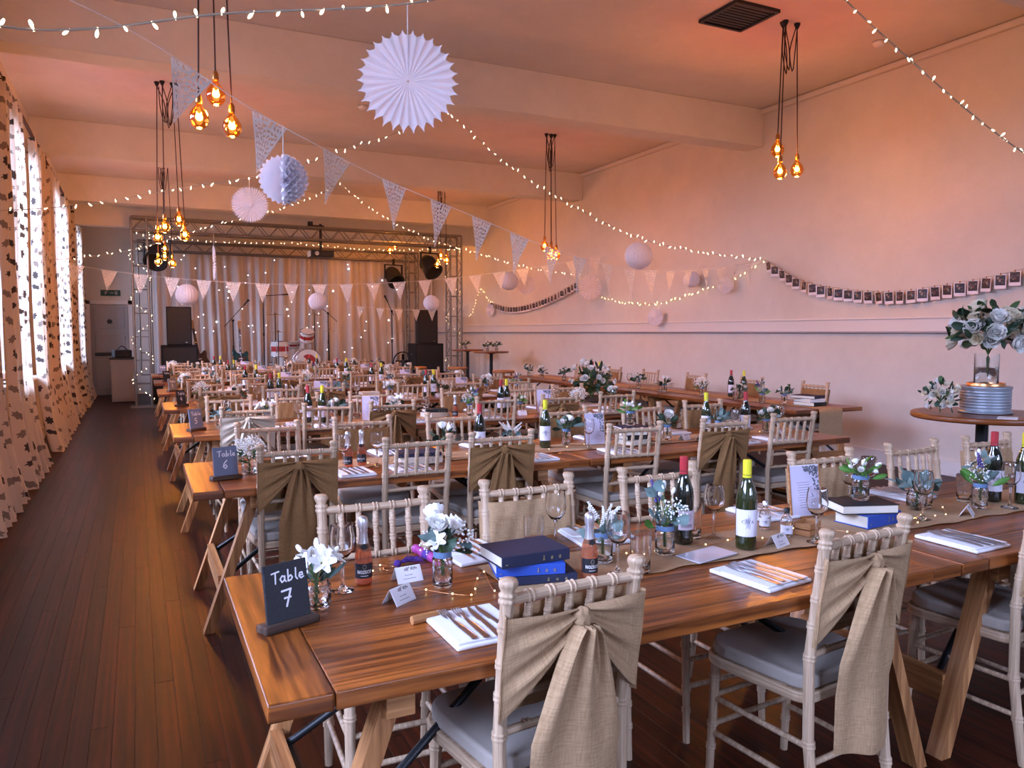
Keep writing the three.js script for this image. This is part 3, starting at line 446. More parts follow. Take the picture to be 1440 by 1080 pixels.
const gypG = (() => { const gs = []; for (let i = 0; i < 55; i++) { const a = rnd() * 2 * PI, q = Math.acos(rr(-0.5, 1)), r = 0.045 * Math.cbrt(rnd()) + 0.012; gs.push(ball(rr(0.0028, 0.0048), r * Math.sin(q) * Math.cos(a), r * Math.cos(q), r * Math.sin(q) * Math.sin(a), 6)); } return M(gs); })();
const spikeG = (() => { const gs = []; for (let i = 0; i < 34; i++) { const y = i * 0.0021, a = i * 2.4, r = 0.0075 * (1 - 0.7 * i / 34); gs.push(ball(0.0038 * (1 - 0.4 * i / 34), r * Math.cos(a), y, r * Math.sin(a), 6)); } return M(gs); })();
const roundLeaf = leafGeo(0.042, 0.040, 0.5, 2.4), longLeaf = leafGeo(0.075, 0.026, 0.6), bladeLeaf = leafGeo(0.085, 0.013, 0.25), broadLeaf = leafGeo(0.068, 0.045, 0.7);
function aim(o, dir, spin) { o.quaternion.setFromUnitVectors(V(0, 1, 0), dir.clone().normalize()); o.rotateY(spin); return o; }
function posy(spec, name = 'flower_posy') {                            // origin at the jar's mouth
  const t = thing(name, '', 'flowers'), stems = [], s = spec.size ?? 1;
  const go = (nm, g, m, n, rad, y0, y1, sc, lean = 1) => { for (let i = 0; i < n; i++) { const a = i * 2.4 + rnd() * 1.1 + (spec.turn ?? 0), q = rad * s * Math.sqrt((i + 0.5) / n), y = rr(y0, y1) * s - q * 0.25; const p = V(q * Math.cos(a), y, q * Math.sin(a)); const o = mesh(nm, g, m, t); o.position.copy(p); aim(o, V(p.x * lean * 2.2 + rr(-0.02, 0.02), 0.05 + rr(-0.01, 0.03), p.z * lean * 2.2 + rr(-0.02, 0.02)), rnd() * 6); o.scale.setScalar(sc * s * rr(0.85, 1.15)); stems.push(tube([V(0.3 * p.x * 0.2, -0.07, 0.3 * p.z * 0.2), V(p.x * 0.25, y * 0.35, p.z * 0.25), p], 0.0014, 6, 4)); } };
  for (const f of spec.f) go(...f);
  mesh('stems', stems, MT.stem, t); return t;
}
const L1 = (g, m, n, rad, y0, y1, sc = 1, lean = 1.3) => ['leaf', g, m, n, rad, y0, y1, sc, lean], B1 = (g, m, n, rad, y0, y1, sc = 1, lean = 0.8) => ['bloom', g, m, n, rad, y0, y1, sc, lean];
const POSY = {
  freesia: () => posy({ f: [B1(trumpetG, MT.petal, 7, 0.055, 0.05, 0.085, 1), B1(budG, MT.petal, 4, 0.05, 0.06, 0.09), B1(budG, MT.pollen, 3, 0.045, 0.055, 0.075, 0.6), L1(bladeLeaf, MT.euca, 9, 0.03, 0.0, 0.02), L1(longLeaf, MT.leafDark, 3, 0.03, 0.0, 0.02, 0.8)] }),
  bouquet: () => posy({ f: [B1(roseG, MT.petal, 4, 0.045, 0.06, 0.11, 1.1), B1(trumpetG, MT.petal, 3, 0.05, 0.05, 0.10, 0.9), B1(gypG, MT.gyp, 2, 0.06, 0.03, 0.06, 0.9), L1(broadLeaf, MT.leafDark, 5, 0.04, 0.0, 0.04), L1(roundLeaf, MT.euca, 6, 0.06, 0.02, 0.07, 1.1)] }),
  heather: () => posy({ f: [B1(spikeG, MT.petal, 7, 0.035, 0.03, 0.07, 0.9), L1(roundLeaf, MT.euca, 7, 0.05, 0.01, 0.05, 1), L1(longLeaf, MT.euca, 3, 0.05, 0.0, 0.03, 0.8)] }),
  eucalyptus: () => posy({ f: [L1(roundLeaf, MT.euca, 11, 0.05, 0.01, 0.13, 0.95), B1(gypG, MT.gyp, 2, 0.04, 0.04, 0.07, 0.75), B1(spikeG, MT.veronica, 1, 0.05, 0.09, 0.10, 1.3), L1(longLeaf, MT.leafBright, 3, 0.05, 0.0, 0.03), B1(budG, MT.petal, 3, 0.03, 0.10, 0.13)] }),
  sprig: () => posy({ f: [L1(longLeaf, MT.leafBright, 12, 0.045, 0.0, 0.05, 0.75), B1(roseG, MT.petal, 4, 0.05, 0.03, 0.06, 0.5), B1(budG, MT.petal, 5, 0.06, 0.03, 0.07)] }),
  cloud: () => posy({ f: [B1(gypG, MT.gyp, 6, 0.05, 0.05, 0.09, 1.1), L1(longLeaf, MT.leaf, 6, 0.04, 0.0, 0.03)] }),
  single: () => posy({ f: [B1(roseG, MT.petal, 2, 0.03, 0.06, 0.10, 1.3), L1(bladeLeaf, MT.leafDark, 9, 0.05, 0.0, 0.06), L1(broadLeaf, MT.leafDark, 7, 0.05, 0.0, 0.05)] }),
  rosette: () => posy({ f: [L1(broadLeaf, MT.euca, 13, 0.05, 0.01, 0.05, 1.05), L1(bladeLeaf, MT.euca, 6, 0.06, 0.02, 0.05)] }),
  mixed: () => posy({ f: [B1(roseG, MT.petal, 3, 0.05, 0.05, 0.10, 1), B1(roseG, MT.cream, 1, 0.03, 0.05, 0.07, 0.9), L1(broadLeaf, MT.leafDark, 9, 0.06, 0.0, 0.06), L1(roundLeaf, MT.leaf, 7, 0.07, 0.03, 0.10, 0.8), L1(longLeaf, MT.euca, 4, 0.06, 0.02, 0.06)] }),
};
const POSYP = Object.fromEntries(Object.entries(POSY).map(([k, f]) => [k, lazy(f)]));
const POSY_SAY = { freesia: 'white freesia posy', bouquet: 'white bloom posy', heather: 'white heather posy', eucalyptus: 'eucalyptus leaf posy', sprig: 'bright green sprig posy', cloud: "baby's breath posy", single: 'dark-leaved white rose posy', rosette: 'blue-green succulent rosette', mixed: 'rose and foliage posy' };
function vase(kind, j, x, y, z, where) { put(jarP[j](), [x, y, z], rnd() * 6, `${['blue-banded cut glass jar', 'blue-banded plain glass jar', 'squat patterned glass jar'][j]} ${where}`, 'glass jars on the tables'); put(POSYP[kind](), [x, y + JAR_H[j] - 0.01, z], rnd() * 6, `${POSY_SAY[kind]} in jar ${where}`, 'flower posies in jars'); }
// books
const giltM = std({ color: rgb(0.40, 0.33, 0.16), metalness: 0.6, roughness: 0.4 });
function book(w, h, d, cover, x, y, z, turn, label) { const t = thing('book', label, 'book', [x, y, z], turn, 'old hardback books'); const c = 0.003; mesh('cover', [rbx(w, c, d, 0.001, 0, c / 2, 0), rbx(w, c, d, 0.001, 0, h - c / 2, 0), deform(rbx(w, h, 0.005, 0.002, 0, h / 2, d / 2 - 0.001, 3), (a, b, e) => [a, b, e + (e > d / 2 ? 0.004 * Math.sin(b / h * PI) : 0)])], cover, t); mesh('pages', rbx(w - 0.008, h - 2 * c, d - 0.008, 0.001, 0, h / 2, 0), MT.pages, t); mesh('gilt_title', [[0.10, 4], [0.22, 3], [0.34, 3], [-0.44, 1]].flatMap(([k, n]) => Array.from({ length: n }, (_, i) => bx(w * 0.035 * (0.6 + 0.6 * hash(i, n, 17)), h * 0.06, 0.0006, w * k, h * (0.34 + i * 0.11), d / 2 + 0.0018 + 0.004 * Math.sin((0.34 + i * 0.11) * PI)))), giltM, t); return t; }
// signs, cards
function strokes(g, txt, x, y, s) {                                   // chalk handwriting
  const P = { T: [[[0, .1], [.7, 0]], [[.36, .05], [.3, 1]]], a: [[[.5, .55], [.25, .45], [.05, .7], [.2, 1], [.45, .85], [.5, .5], [.48, .85], [.6, 1]]], b: [[[.12, 0], [.08, 1], [.35, .95], [.5, .75], [.35, .52], [.1, .7]]], l: [[[.15, 0], [.1, .8], [.25, 1]]], e: [[[.08, .75], [.42, .72], [.38, .5], [.15, .52], [.06, .8], [.25, 1], [.5, .9]]], 7: [[[0, .05], [.6, 0], [.25, 1]], [[.15, .5], [.55, .48]]], 6: [[[.5, 0], [.15, .4], [.05, .8], [.3, 1], [.5, .8], [.35, .55], [.1, .7]]], 5: [[[.55, 0], [.15, .02], [.1, .42], [.45, .42], [.5, .8], [.25, 1], [.02, .9]]], 4: [[[.35, 0], [.02, .6], [.6, .58]], [[.42, .3], [.38, 1]]], 3: [[[.05, .08], [.4, 0], [.45, .3], [.2, .45], [.5, .65], [.35, 1], [.0, .92]]] };
  g.lineCap = g.lineJoin = 'round';
  for (const c of txt) { for (const st of P[c] || []) { g.beginPath(); st.forEach(([a, b], i) => { const px = x + a * s, py = y + b * s; i ? g.lineTo(px, py) : g.moveTo(px, py); }); g.stroke(); } x += s * (c === 'l' ? 0.36 : 0.72); }
}
function tableSign(n, x, z, turn, board, label) {
  const t = thing('table_number_sign', label, 'sign', [x, T_H, z], turn, undefined);
  mesh('wooden_base', uvBox(deform(rbx(0.155, 0.022, 0.05, 0.006, 0, 0.011, 0, 3), (a, b, c) => [a + 0.002 * Math.sin(c * 90), b, c + 0.003 * Math.sin(a * 40)]), 'x'), MT.bark, t);
  const pivot = new THREE.Group(); pivot.name = 'board'; pivot.position.set(0, 0.019, 0.004); pivot.rotation.x = -0.16; t.add(pivot);
  mesh('slate', rbx(0.125, 0.152, 0.006, 0.002, 0, 0.076, 0), board, pivot);
  const tx = canvas(256, 320, (g, w, h) => { g.fillStyle = board === MT.slateBlue ? '#6f7890' : '#24262b'; g.fillRect(0, 0, w, h); for (let i = 0; i < 900; i++) { g.fillStyle = `rgba(200,205,215,${0.02 + 0.03 * hash(i, 1, 9)})`; g.fillRect(hash(i, 2, 9) * w, hash(i, 3, 9) * h, 9, 3); } g.strokeStyle = '#eceaf2'; g.lineWidth = 9; strokes(g, 'Table', 44, 40, 64); g.lineWidth = 12; strokes(g, String(n), 96, 150, 92); });
  mesh('chalk_lettering', bx(0.119, 0.146, 0.0006, 0, 0.076, 0.0034), std({ map: tx, roughness: 0.7 }), pivot); return t;
}
const cardTex = canvas(256, 160, (g, w, h) => { g.fillStyle = '#e6dfe4'; g.fillRect(0, 0, w, h); for (let i = 0; i < 26; i++) { g.fillStyle = ['#8a8a90', '#a98f96', '#6f7b70'][i % 3]; g.beginPath(); g.ellipse(90 + hash(i, 1, 3) * 130, 12 + hash(i, 2, 3) * 26, 13, 5, hash(i, 3, 3) * 3, 0, 7); g.fill(); } g.strokeStyle = '#5b5560'; g.lineWidth = 3; for (const [x0, x1, y] of [[84, 168, 92], [64, 192, 128]]) { g.beginPath(); g.moveTo(x0, y); for (let x = x0; x < x1; x += 3) g.lineTo(x, y - 7 * Math.abs(Math.sin(x * 0.21)) - 8 * hash(x, y, 5) * (x % 4 === 0 ? 1 : 0)); g.stroke(); } });
MT.cardPrint = std({ map: cardTex, roughness: 0.8 });
const tentP = lazy(() => { const t = thing('place_card', '', 'place card'); for (const s of [-1, 1]) { const g = rbx(0.085, 0.052, 0.0006, 0.0002, 0, 0.026, 0, 1); g.rotateX(-s * 0.55).translate(0, 0, s * 0.0275); mesh(s > 0 ? 'front_leaf' : 'back_leaf', g, MT.paper, t); } mesh('printed_name', bx(0.081, 0.049, 0.0003, 0, 0.026, 0.0006).rotateX(-0.55).translate(0, 0, 0.0275), MT.cardPrint, t); return t; });
const card = (x, z, turn, where) => put(tentP(), [x, T_H + 0.0, z], turn, `white folded place card ${where}`, 'folded place cards');
const menuTex = canvas(256, 360, (g, w, h) => { g.fillStyle = '#cfc6dc'; g.fillRect(0, 0, w, h); for (let i = 0; i < 90; i++) { g.fillStyle = ['#4e5560', '#777a88', '#5f5661'][i % 3]; const a = hash(i, 1, 7), b = hash(i, 2, 7); const tr = i < 60; g.beginPath(); g.ellipse(tr ? 120 + a * 136 : 200 + a * 56, tr ? 8 + b * 60 * (0.4 + a) : 40 + b * 180, 13, 5, hash(i, 3, 7) * 3, 0, 7); g.fill(); } g.fillStyle = '#77708a'; for (let y = 120; y < 310; y += 18) g.fillRect(50 + 24 * hash(y, 1, 4), y, 90 + 50 * hash(y, 2, 4), 3); });
MT.menuPrint = std({ map: menuTex, roughness: 0.5 });
const menuP = lazy(() => { const t = thing('menu_card', '', 'menu card'); const p = new THREE.Group(); p.name = 'panel'; p.rotation.x = -0.14; t.add(p); mesh('card', rbx(0.150, 0.212, 0.003, 0.001, 0, 0.106, 0), MT.paper, p); mesh('printed_menu', bx(0.144, 0.206, 0.0006, 0, 0.106, 0.0019), MT.menuPrint, p); mesh('stand', rbx(0.02, 0.14, 0.004, 0.001, 0, 0.07, -0.045).rotateX(0.12), MT.leg, t); mesh('edge_frame', [bx(0.006, 0.214, 0.008, -0.077, 0.107, 0), bx(0.006, 0.214, 0.008, 0.077, 0.107, 0)], MT.leg, p); return t; });
// copper wire of seed lights lying on a table
function seedLights(pts, n, label) { const t = thing('copper_seed_lights', label, 'string lights', [0, 0, 0], 0, 'copper seed lights on the tables'); const c = new THREE.CatmullRomCurve3(pts.map(([x, z, h = 0]) => V(x, T_H + 0.006 + h, z))); mesh('copper_wire', new THREE.TubeGeometry(c, pts.length * 10, 0.0009, 5), MT.copper, t); for (let i = 0; i < n; i++) { const p = c.getPoint((i + 0.5) / n); const b = mesh('seed_bulb', seedG, MT.fairyWarm, t); b.position.copy(p); } }
const seedG = ball(0.0028, 0, 0.001, 0, 8);

/* ---------- table 7, laid as in the photograph ---------- */
const Y = T_H + 0.005;
tableSign(7, 0.335, -2.02, 0.33, MT.slate, 'black chalkboard sign reading Table 7 on a wooden base');
vase('freesia', 2, 0.43, T_H, -2.13, 'beside the sign of table seven');
const wg = (x, z, where, y = T_H) => put(wineP(), [x, y, z], rnd() * 6, `clear stemmed wine glass ${where}`, 'stemmed wine glasses');
const tm = (x, z, where, y = T_H) => put(tumblerP(), [x, y, z], rnd() * 6, `clear straight tumbler ${where}`, 'straight tumblers');
const fz = (x, z, where) => put(fizzP(), [x, T_H, z], rr(-0.4, 0.4) - 0.5, `small pink sparkling bottle with silver foil ${where}`, 'small sparkling bottles');
const red = (x, z, where, turn = -0.4) => put(redP(), [x, Y, z], turn, `dark wine bottle with red capsule ${where}`, 'red-capped wine bottles');
const yel = (x, z, where, turn = -0.6) => put(yelP(), [x, Y, z], turn, `olive wine bottle with yellow capsule ${where}`, 'yellow-capped wine bottles');
const mn = (x, z, where) => put(menuP(), [x, Y, z], rr(-0.15, 0.15) - 0.2, `pale floral menu card ${where}`, 'pale floral menu cards');
const mini = (k, x, z, where) => put(miniP[k](), [x, Y, z], -0.6, `miniature clear bottle with ${k ? 'black' : 'silver'} cap ${where}`, 'miniature bottles');
wg(0.53, -2.24, 'beside the sign flowers of table seven'); fz(0.605, -2.28, 'behind the place cards on table seven');
card(0.655, -2.08, 0.55, 'with printed name in front on table seven'); card(0.735, -2.25, 0.1, 'behind the printed one on table seven');
vase('bouquet', 0, 0.81, T_H, -2.14, 'between place card and books on table seven');
setting(0.77, -1.80, 0.03, "table seven, first sashed chair facing stage");
setting(1.02, -2.42, PI + 0.1, 'table seven beside the pink cracker');
setting(1.74, -1.79, 0.12, "table seven below the yellow capsule bottle");
setting(2.70, -1.77, 0.02, "table seven before the succulent jar");
setting(1.52, -2.42, PI - 0.1, 'table seven behind the heather jar'); setting(2.36, -2.42, PI, 'table seven behind the menu card'); setting(3.22, -2.42, PI, 'table seven behind the succulent jar');
setting(3.66, -1.77, 0, "table seven nearest the cake stand, facing stage");
{ const t = thing('party_cracker', 'shiny pink and purple cracker lying beside napkin on table seven', 'cracker', [0.865, T_H + 0.016, -2.42], 0.12); mesh('wrapped_tube', deform(new THREE.CylinderGeometry(0.016, 0.016, 0.20, 20, 16).rotateX(PI / 2), (x, y, z) => { const k = Math.abs(z) > 0.06 ? (Math.abs(z) < 0.075 ? 0.62 : 0.95) : 1; return [x * k, y * k, z]; }), MT.pink, t); mesh('paper_band', new THREE.CylinderGeometry(0.0166, 0.0166, 0.04, 20, 1, true).rotateX(PI / 2), MT.purple, t); }
{ const t = thing('party_cracker', 'blue cracker lying beside the first napkin of table six', 'cracker', [0.70, T_H + 0.016, -4.24], 0.9); mesh('wrapped_tube', deform(new THREE.CylinderGeometry(0.016, 0.016, 0.18, 20, 16).rotateX(PI / 2), (x, y, z) => { const k = Math.abs(z) > 0.055 ? (Math.abs(z) < 0.07 ? 0.62 : 0.95) : 1; return [x * k, y * k, z]; }), MT.blue, t); mesh('paper_band', new THREE.CylinderGeometry(0.0166, 0.0166, 0.04, 20, 1, true).rotateX(PI / 2), MT.navy, t); }
{ const t = thing('purple_tassel', 'fluffy purple tassel on an orange loop lying on table seven', 'tassel', [0.775, T_H, -2.40], 0.4); const gs = []; for (let i = 0; i < 40; i++) gs.push(tube([V(-0.03, 0.012, 0), V(0, 0.014 + rr(-0.004, 0.004), rr(-0.015, 0.015)), V(0.05 + rr(-0.01, 0.012), 0.010 + rr(-0.007, 0.010), rr(-0.032, 0.032))], 0.0016, 4, 4)); mesh('threads', gs, MT.purple, t); mesh('binding', ball(0.013, -0.03, 0.012, 0), MT.purple, t); mesh('loop', new THREE.TorusGeometry(0.022, 0.002, 6, 24).rotateX(PI / 2).translate(-0.062, 0.004, 0), MT.copper, t); }
one('wooden_dowel', uvBox(new THREE.CylinderGeometry(0.0115, 0.0115, 0.085, 20).rotateZ(PI / 2).translate(0, 0.0115, 0), 'x'), MT.leg, 'short wooden dowel lying at the edge of table seven', 'dowel', [0.672, T_H, -1.90], 0.15);
book(0.235, 0.026, 0.155, MT.navy, 1.10, Y, -2.10, -0.20, 'navy hardback at the bottom of the blue book stack on table seven');
book(0.215, 0.034, 0.150, MT.blue, 1.075, Y + 0.0265, -2.105, -0.26, 'bright blue hardback in the middle of the book stack on table seven');
book(0.235, 0.036, 0.165, MT.navy, 1.07, Y + 0.061, -2.11, 0.02, 'thick navy hardback on top of the book stack on table seven');
tm(1.235, -2.36, 'behind the book stack on table seven'); wg(1.33, -2.37, 'behind the book stack on table seven');
fz(1.255, -2.02, 'right of the book stack on table seven'); vase('heather', 1, 1.375, Y, -2.13, 'beside the sparkling bottle and books on table seven');
wg(1.345, -1.995, 'before the heather jar on table seven', Y); tm(1.425, -1.985, 'before the heather jar on table seven', Y); mini(0, 1.44, -2.19, 'behind the heather jar on table seven');
vase('eucalyptus', 1, 1.615, Y, -2.11, 'left of the red capsule bottle on table seven'); red(1.765, -2.20, 'behind the eucalyptus jar on table seven', 2.9);
tm(1.85, -2.25, 'behind the wine bottles on table seven'); wg(1.925, -2.22, 'between the two wine bottles on table seven'); yel(1.92, -2.045, 'at the middle of table seven', -0.6);
one('clear_packet', deform(rbx(0.19, 0.006, 0.11, 0.003, 0, 0.003, 0, 4), (x, y, z) => [x, y + (y > 0.003 ? 0.002 * Math.sin(x * 50 + z * 70) : 0), z]), MT.packet, 'silvery clear packet lying on the runner of table seven', 'packet', [1.735, Y, -2.035], 0.15);
mini(0, 2.18, -2.22, 'behind the yellow capsule bottle on table seven'); mini(1, 2.17, -2.10, 'in front of the menu card on table seven'); card(2.055, -2.03, 0.25, 'beside the yellow capsule bottle on table seven');
{ const t = thing('wooden_crate', 'tiny wooden crate beside miniature bottle on table seven', 'crate', [2.265, Y, -2.09], 0.35); for (const [w, d, x, z] of [[0.10, 0.006, 0, 0.03], [0.10, 0.006, 0, -0.03], [0.006, 0.054, 0.047, 0], [0.006, 0.054, -0.047, 0]]) for (let k = 0; k < 2; k++) mesh('slat', rbx(w, 0.02, d, 0.001, x, 0.014 + k * 0.025, z), MT.leg, t); mesh('base', bx(0.088, 0.004, 0.054, 0, 0.002, 0), MT.leg, t); }
wg(2.205, -1.99, 'before the menu card on table seven', Y); mn(2.49, -2.30, 'beside the black and blue book stack on table seven');
book(0.215, 0.050, 0.15, MT.blue, 2.63, Y, -2.12, 0.1, 'thick bright blue book under a black book on table seven'); book(0.235, 0.036, 0.16, MT.bookBlack, 2.60, Y + 0.051, -2.13, -0.35 + PI, 'black covered book with pale pages under a jar on table seven');
vase('sprig', 1, 2.61, Y + 0.088, -2.14, 'on top of the black book of table seven');
vase('rosette', 2, 3.01, Y, -2.18, 'right of the black and blue book stack on table seven'); tm(3.09, -2.20, 'beside the succulent jar on table seven'); wg(2.87, -2.05, 'before the succulent jar on table seven', Y); card(3.11, -2.02, 0.5, 'before the succulent jar on table seven');
vase('eucalyptus', 0, 3.27, Y, -2.07, 'near the cake stand on table seven'); wg(3.40, -2.02, 'near the cake stand on table seven', Y); red(3.47, -2.14, 'near the cake stand on table seven'); yel(3.55, -2.05, 'near the cake stand on table seven'); tm(3.36, -2.2, 'near the cake stand on table seven');
wg(2.80, -2.35, 'stage side behind the black book on table seven'); wg(3.0, -2.42, 'stage side behind the succulent on table seven');
seedLights([[0.72, -2.16], [0.80, -2.06], [0.86, -2.02], [0.90, -2.10], [0.96, -2.18, 0.01], [0.93, -2.0], [0.99, -1.94]], 8, 'copper wire of seed lights beside the books on table seven');
seedLights([[0.68, -2.36], [0.63, -2.38], [0.66, -2.43], [0.72, -2.40]], 4, 'copper wire of seed lights beside the purple tassel on table seven');
seedLights([[1.48, -2.20], [1.56, -2.12], [1.70, -2.24], [1.82, -2.14], [2.02, -2.16], [2.10, -2.10], [2.34, -2.18], [2.45, -2.02], [2.62, -2.0], [2.80, -2.02], [2.92, -2.1], [3.0, -2.05], [3.2, -2.2]], 22, 'copper wire of seed lights along the runner of table seven');

/* ---------- table 6, laid as in the photograph ---------- */
const z6 = ROWZ[1];
tableSign(6, 0.40, z6 - 0.30, 0.2, MT.slateBlue, 'grey chalkboard sign reading Table 6 on a wooden base'); vase('cloud', 2, 0.53, T_H, z6 - 0.40, 'beside the sign of table six');
wg(1.02, z6 - 0.30, 'beside the small sparkling bottles on table six'); fz(1.06, z6 - 0.36, 'left one of the pair on table six'); fz(1.15, z6 - 0.40, 'right one of the pair on table six'); wg(1.22, z6 - 0.33, 'right of the sparkling pair on table six');
book(0.24, 0.045, 0.17, MT.pages, 1.47, Y, z6 - 0.34, 0.1, 'pale paged book under the navy one on table six'); book(0.26, 0.02, 0.18, MT.navy, 1.46, Y + 0.046, z6 - 0.34, -0.1, 'thin navy book topping the pair on table six');
vase('single', 0, 1.66, Y, z6 - 0.42, 'between books and red bottle on table six'); red(1.92, z6 - 0.46, 'left of the heather jar on table six'); vase('heather', 1, 2.12, Y, z6 - 0.42, 'between the two bottles on table six'); yel(2.42, z6 - 0.52, 'left of the menu card on table six', -0.4);
vase('mixed', 0, 2.60, Y, z6 - 0.55, 'left of the menu card on table six'); mn(2.80, z6 - 0.50, 'beside the book stack on table six'); wg(2.66, z6 - 0.36, 'before the menu card on table six');
book(0.20, 0.034, 0.15, MT.pages, 3.06, Y, z6 - 0.42, 0.35, 'pale lowest book of the stack on table six'); book(0.20, 0.03, 0.15, MT.bookBlack, 3.05, Y + 0.035, z6 - 0.42, 0.05, 'black middle book of the stack on table six'); book(0.19, 0.04, 0.14, MT.pages, 3.03, Y + 0.066, z6 - 0.42, -0.2, 'pale upper book of the stack on table six'); book(0.20, 0.016, 0.15, MT.navy, 3.03, Y + 0.107, z6 - 0.42, -0.15, 'thin navy top book of the stack on table six'); vase('sprig', 1, 3.03, Y + 0.124, z6 - 0.42, 'on top of the table six book stack');
tm(3.22, z6 - 0.40, 'right of the book stack on table six'); vase('single', 0, 3.36, Y, z6 - 0.44, 'right of the book stack on table six'); card(3.50, z6 - 0.42, 0.3, 'left one near the yellow bottle of table six'); card(3.60, z6 - 0.36, 0.5, 'right one near the yellow bottle of table six');
yel(3.80, z6 - 0.55, 'before the rosette jar on table six', -0.5); vase('rosette', 0, 3.86, Y, z6 - 0.48, 'beside the yellow bottle on table six'); wg(3.95, z6 - 0.40, 'between rosette jar and red bottle on table six'); red(4.10, z6 - 0.46, 'right of the wine glasses on table six'); vase('mixed', 1, 4.32, Y, z6 - 0.46, 'near the far end of table six'); card(4.30, z6 - 0.30, 0.4, 'near the far end of table six'); wg(4.48, z6 - 0.5, 'near the far end of table six');
seedLights([[0.6, z6 - 0.4], [0.9, z6 - 0.5], [1.3, z6 - 0.42], [1.8, z6 - 0.5], [2.3, z6 - 0.42], [2.9, z6 - 0.55], [3.5, z6 - 0.45], [4.4, z6 - 0.5]], 26, 'copper wire of seed lights along the runner of table six');

/* ---------- settings of the other seats and the farther tables ---------- */
for (const [r, side, i, x, z] of SEATS) { if (!r) continue; const near = side === 0; setting(x + (near ? (i % 2 ? 0.02 : 0.33) : 0.1), near ? z - 0.17 : z - T_W + 0.16, near ? rr(-0.1, 0.1) : PI + rr(-0.1, 0.1), `${ROW[r]}, ${ORD[i]} from aisle, ${near ? 'facing stage' : 'backing the stage'}`, r < 3); }
const KINDS = ['cloud', 'mixed', 'single', 'bouquet', 'heather', 'eucalyptus', 'rosette', 'sprig', 'freesia'];
for (let r = 2; r < 7; r++) {
  const z = ROWZ[r] - 0.47, R_ = ROW[r], jit = () => rr(-0.05, 0.05);
  tableSign(7 - r, 0.40, z + 0.12, rr(0.1, 0.9), r === 3 || r === 5 ? MT.slate : MT.slateBlue, `${r === 3 || r === 5 ? 'black' : 'pale grey'} chalkboard number sign at the aisle end of ${R_}`);
  const xs = [0.56, 0.98, 1.55, 2.1, 2.72, 3.3, 3.95, 4.4];
  xs.forEach((x, i) => vase(KINDS[(i * 2 + r * 3) % 9], (i + r) % 3, x + jit(), Y, z + rr(-0.1, 0.1), `${ORD[i]} from the aisle on ${R_}`));
  [1.28, 3.05].forEach((x, i) => { red(x + jit(), z + rr(-0.08, 0.08), `${ORD[i]} from the aisle on ${R_}`, -0.3); yel(x + 0.15 + jit(), z + rr(-0.06, 0.06), `${ORD[i]} from the aisle on ${R_}`, -0.3); });
  [1.85, 3.55].forEach((x, i) => mn(x + jit(), z + rr(-0.04, 0.08), `${ORD[i]} from the aisle on ${R_}`));
  [0.78, 2.42].forEach((x, i) => { book(0.22, 0.04, 0.16, [MT.pages, MT.navy, MT.paleBlue][(r + i) % 3], x, Y, z, rr(-0.4, 0.4), `lower book of the ${ORD[i]} stack from the aisle on ${R_}`); book(0.21, 0.03, 0.15, [MT.paleBlue, MT.bookBlack, MT.pages][(r + i * 2) % 3], x, Y + 0.041, z, rr(-0.4, 0.4), `upper book of the ${ORD[i]} stack from the aisle on ${R_}`); });
  [0.68, 1.15, 1.72, 2.25, 2.9, 3.4, 3.75, 4.2].forEach((x, i) => { const zz = z + (i % 2 ? 0.2 : -0.2); (i % 3 === 2 ? tm : wg)(x + jit(), zz, `${ORD[i]} from the aisle on ${R_}`); });
  [1.1, 2.0, 3.2, 4.1].forEach((x, i) => card(x, z + 0.22, rr(-0.4, 0.4), `${ORD[i]} from the aisle on ${R_}`));
  [1.45, 2.55].forEach((x, i) => fz(x, z + 0.18, `${ORD[i]} from the aisle on ${R_}`));
}
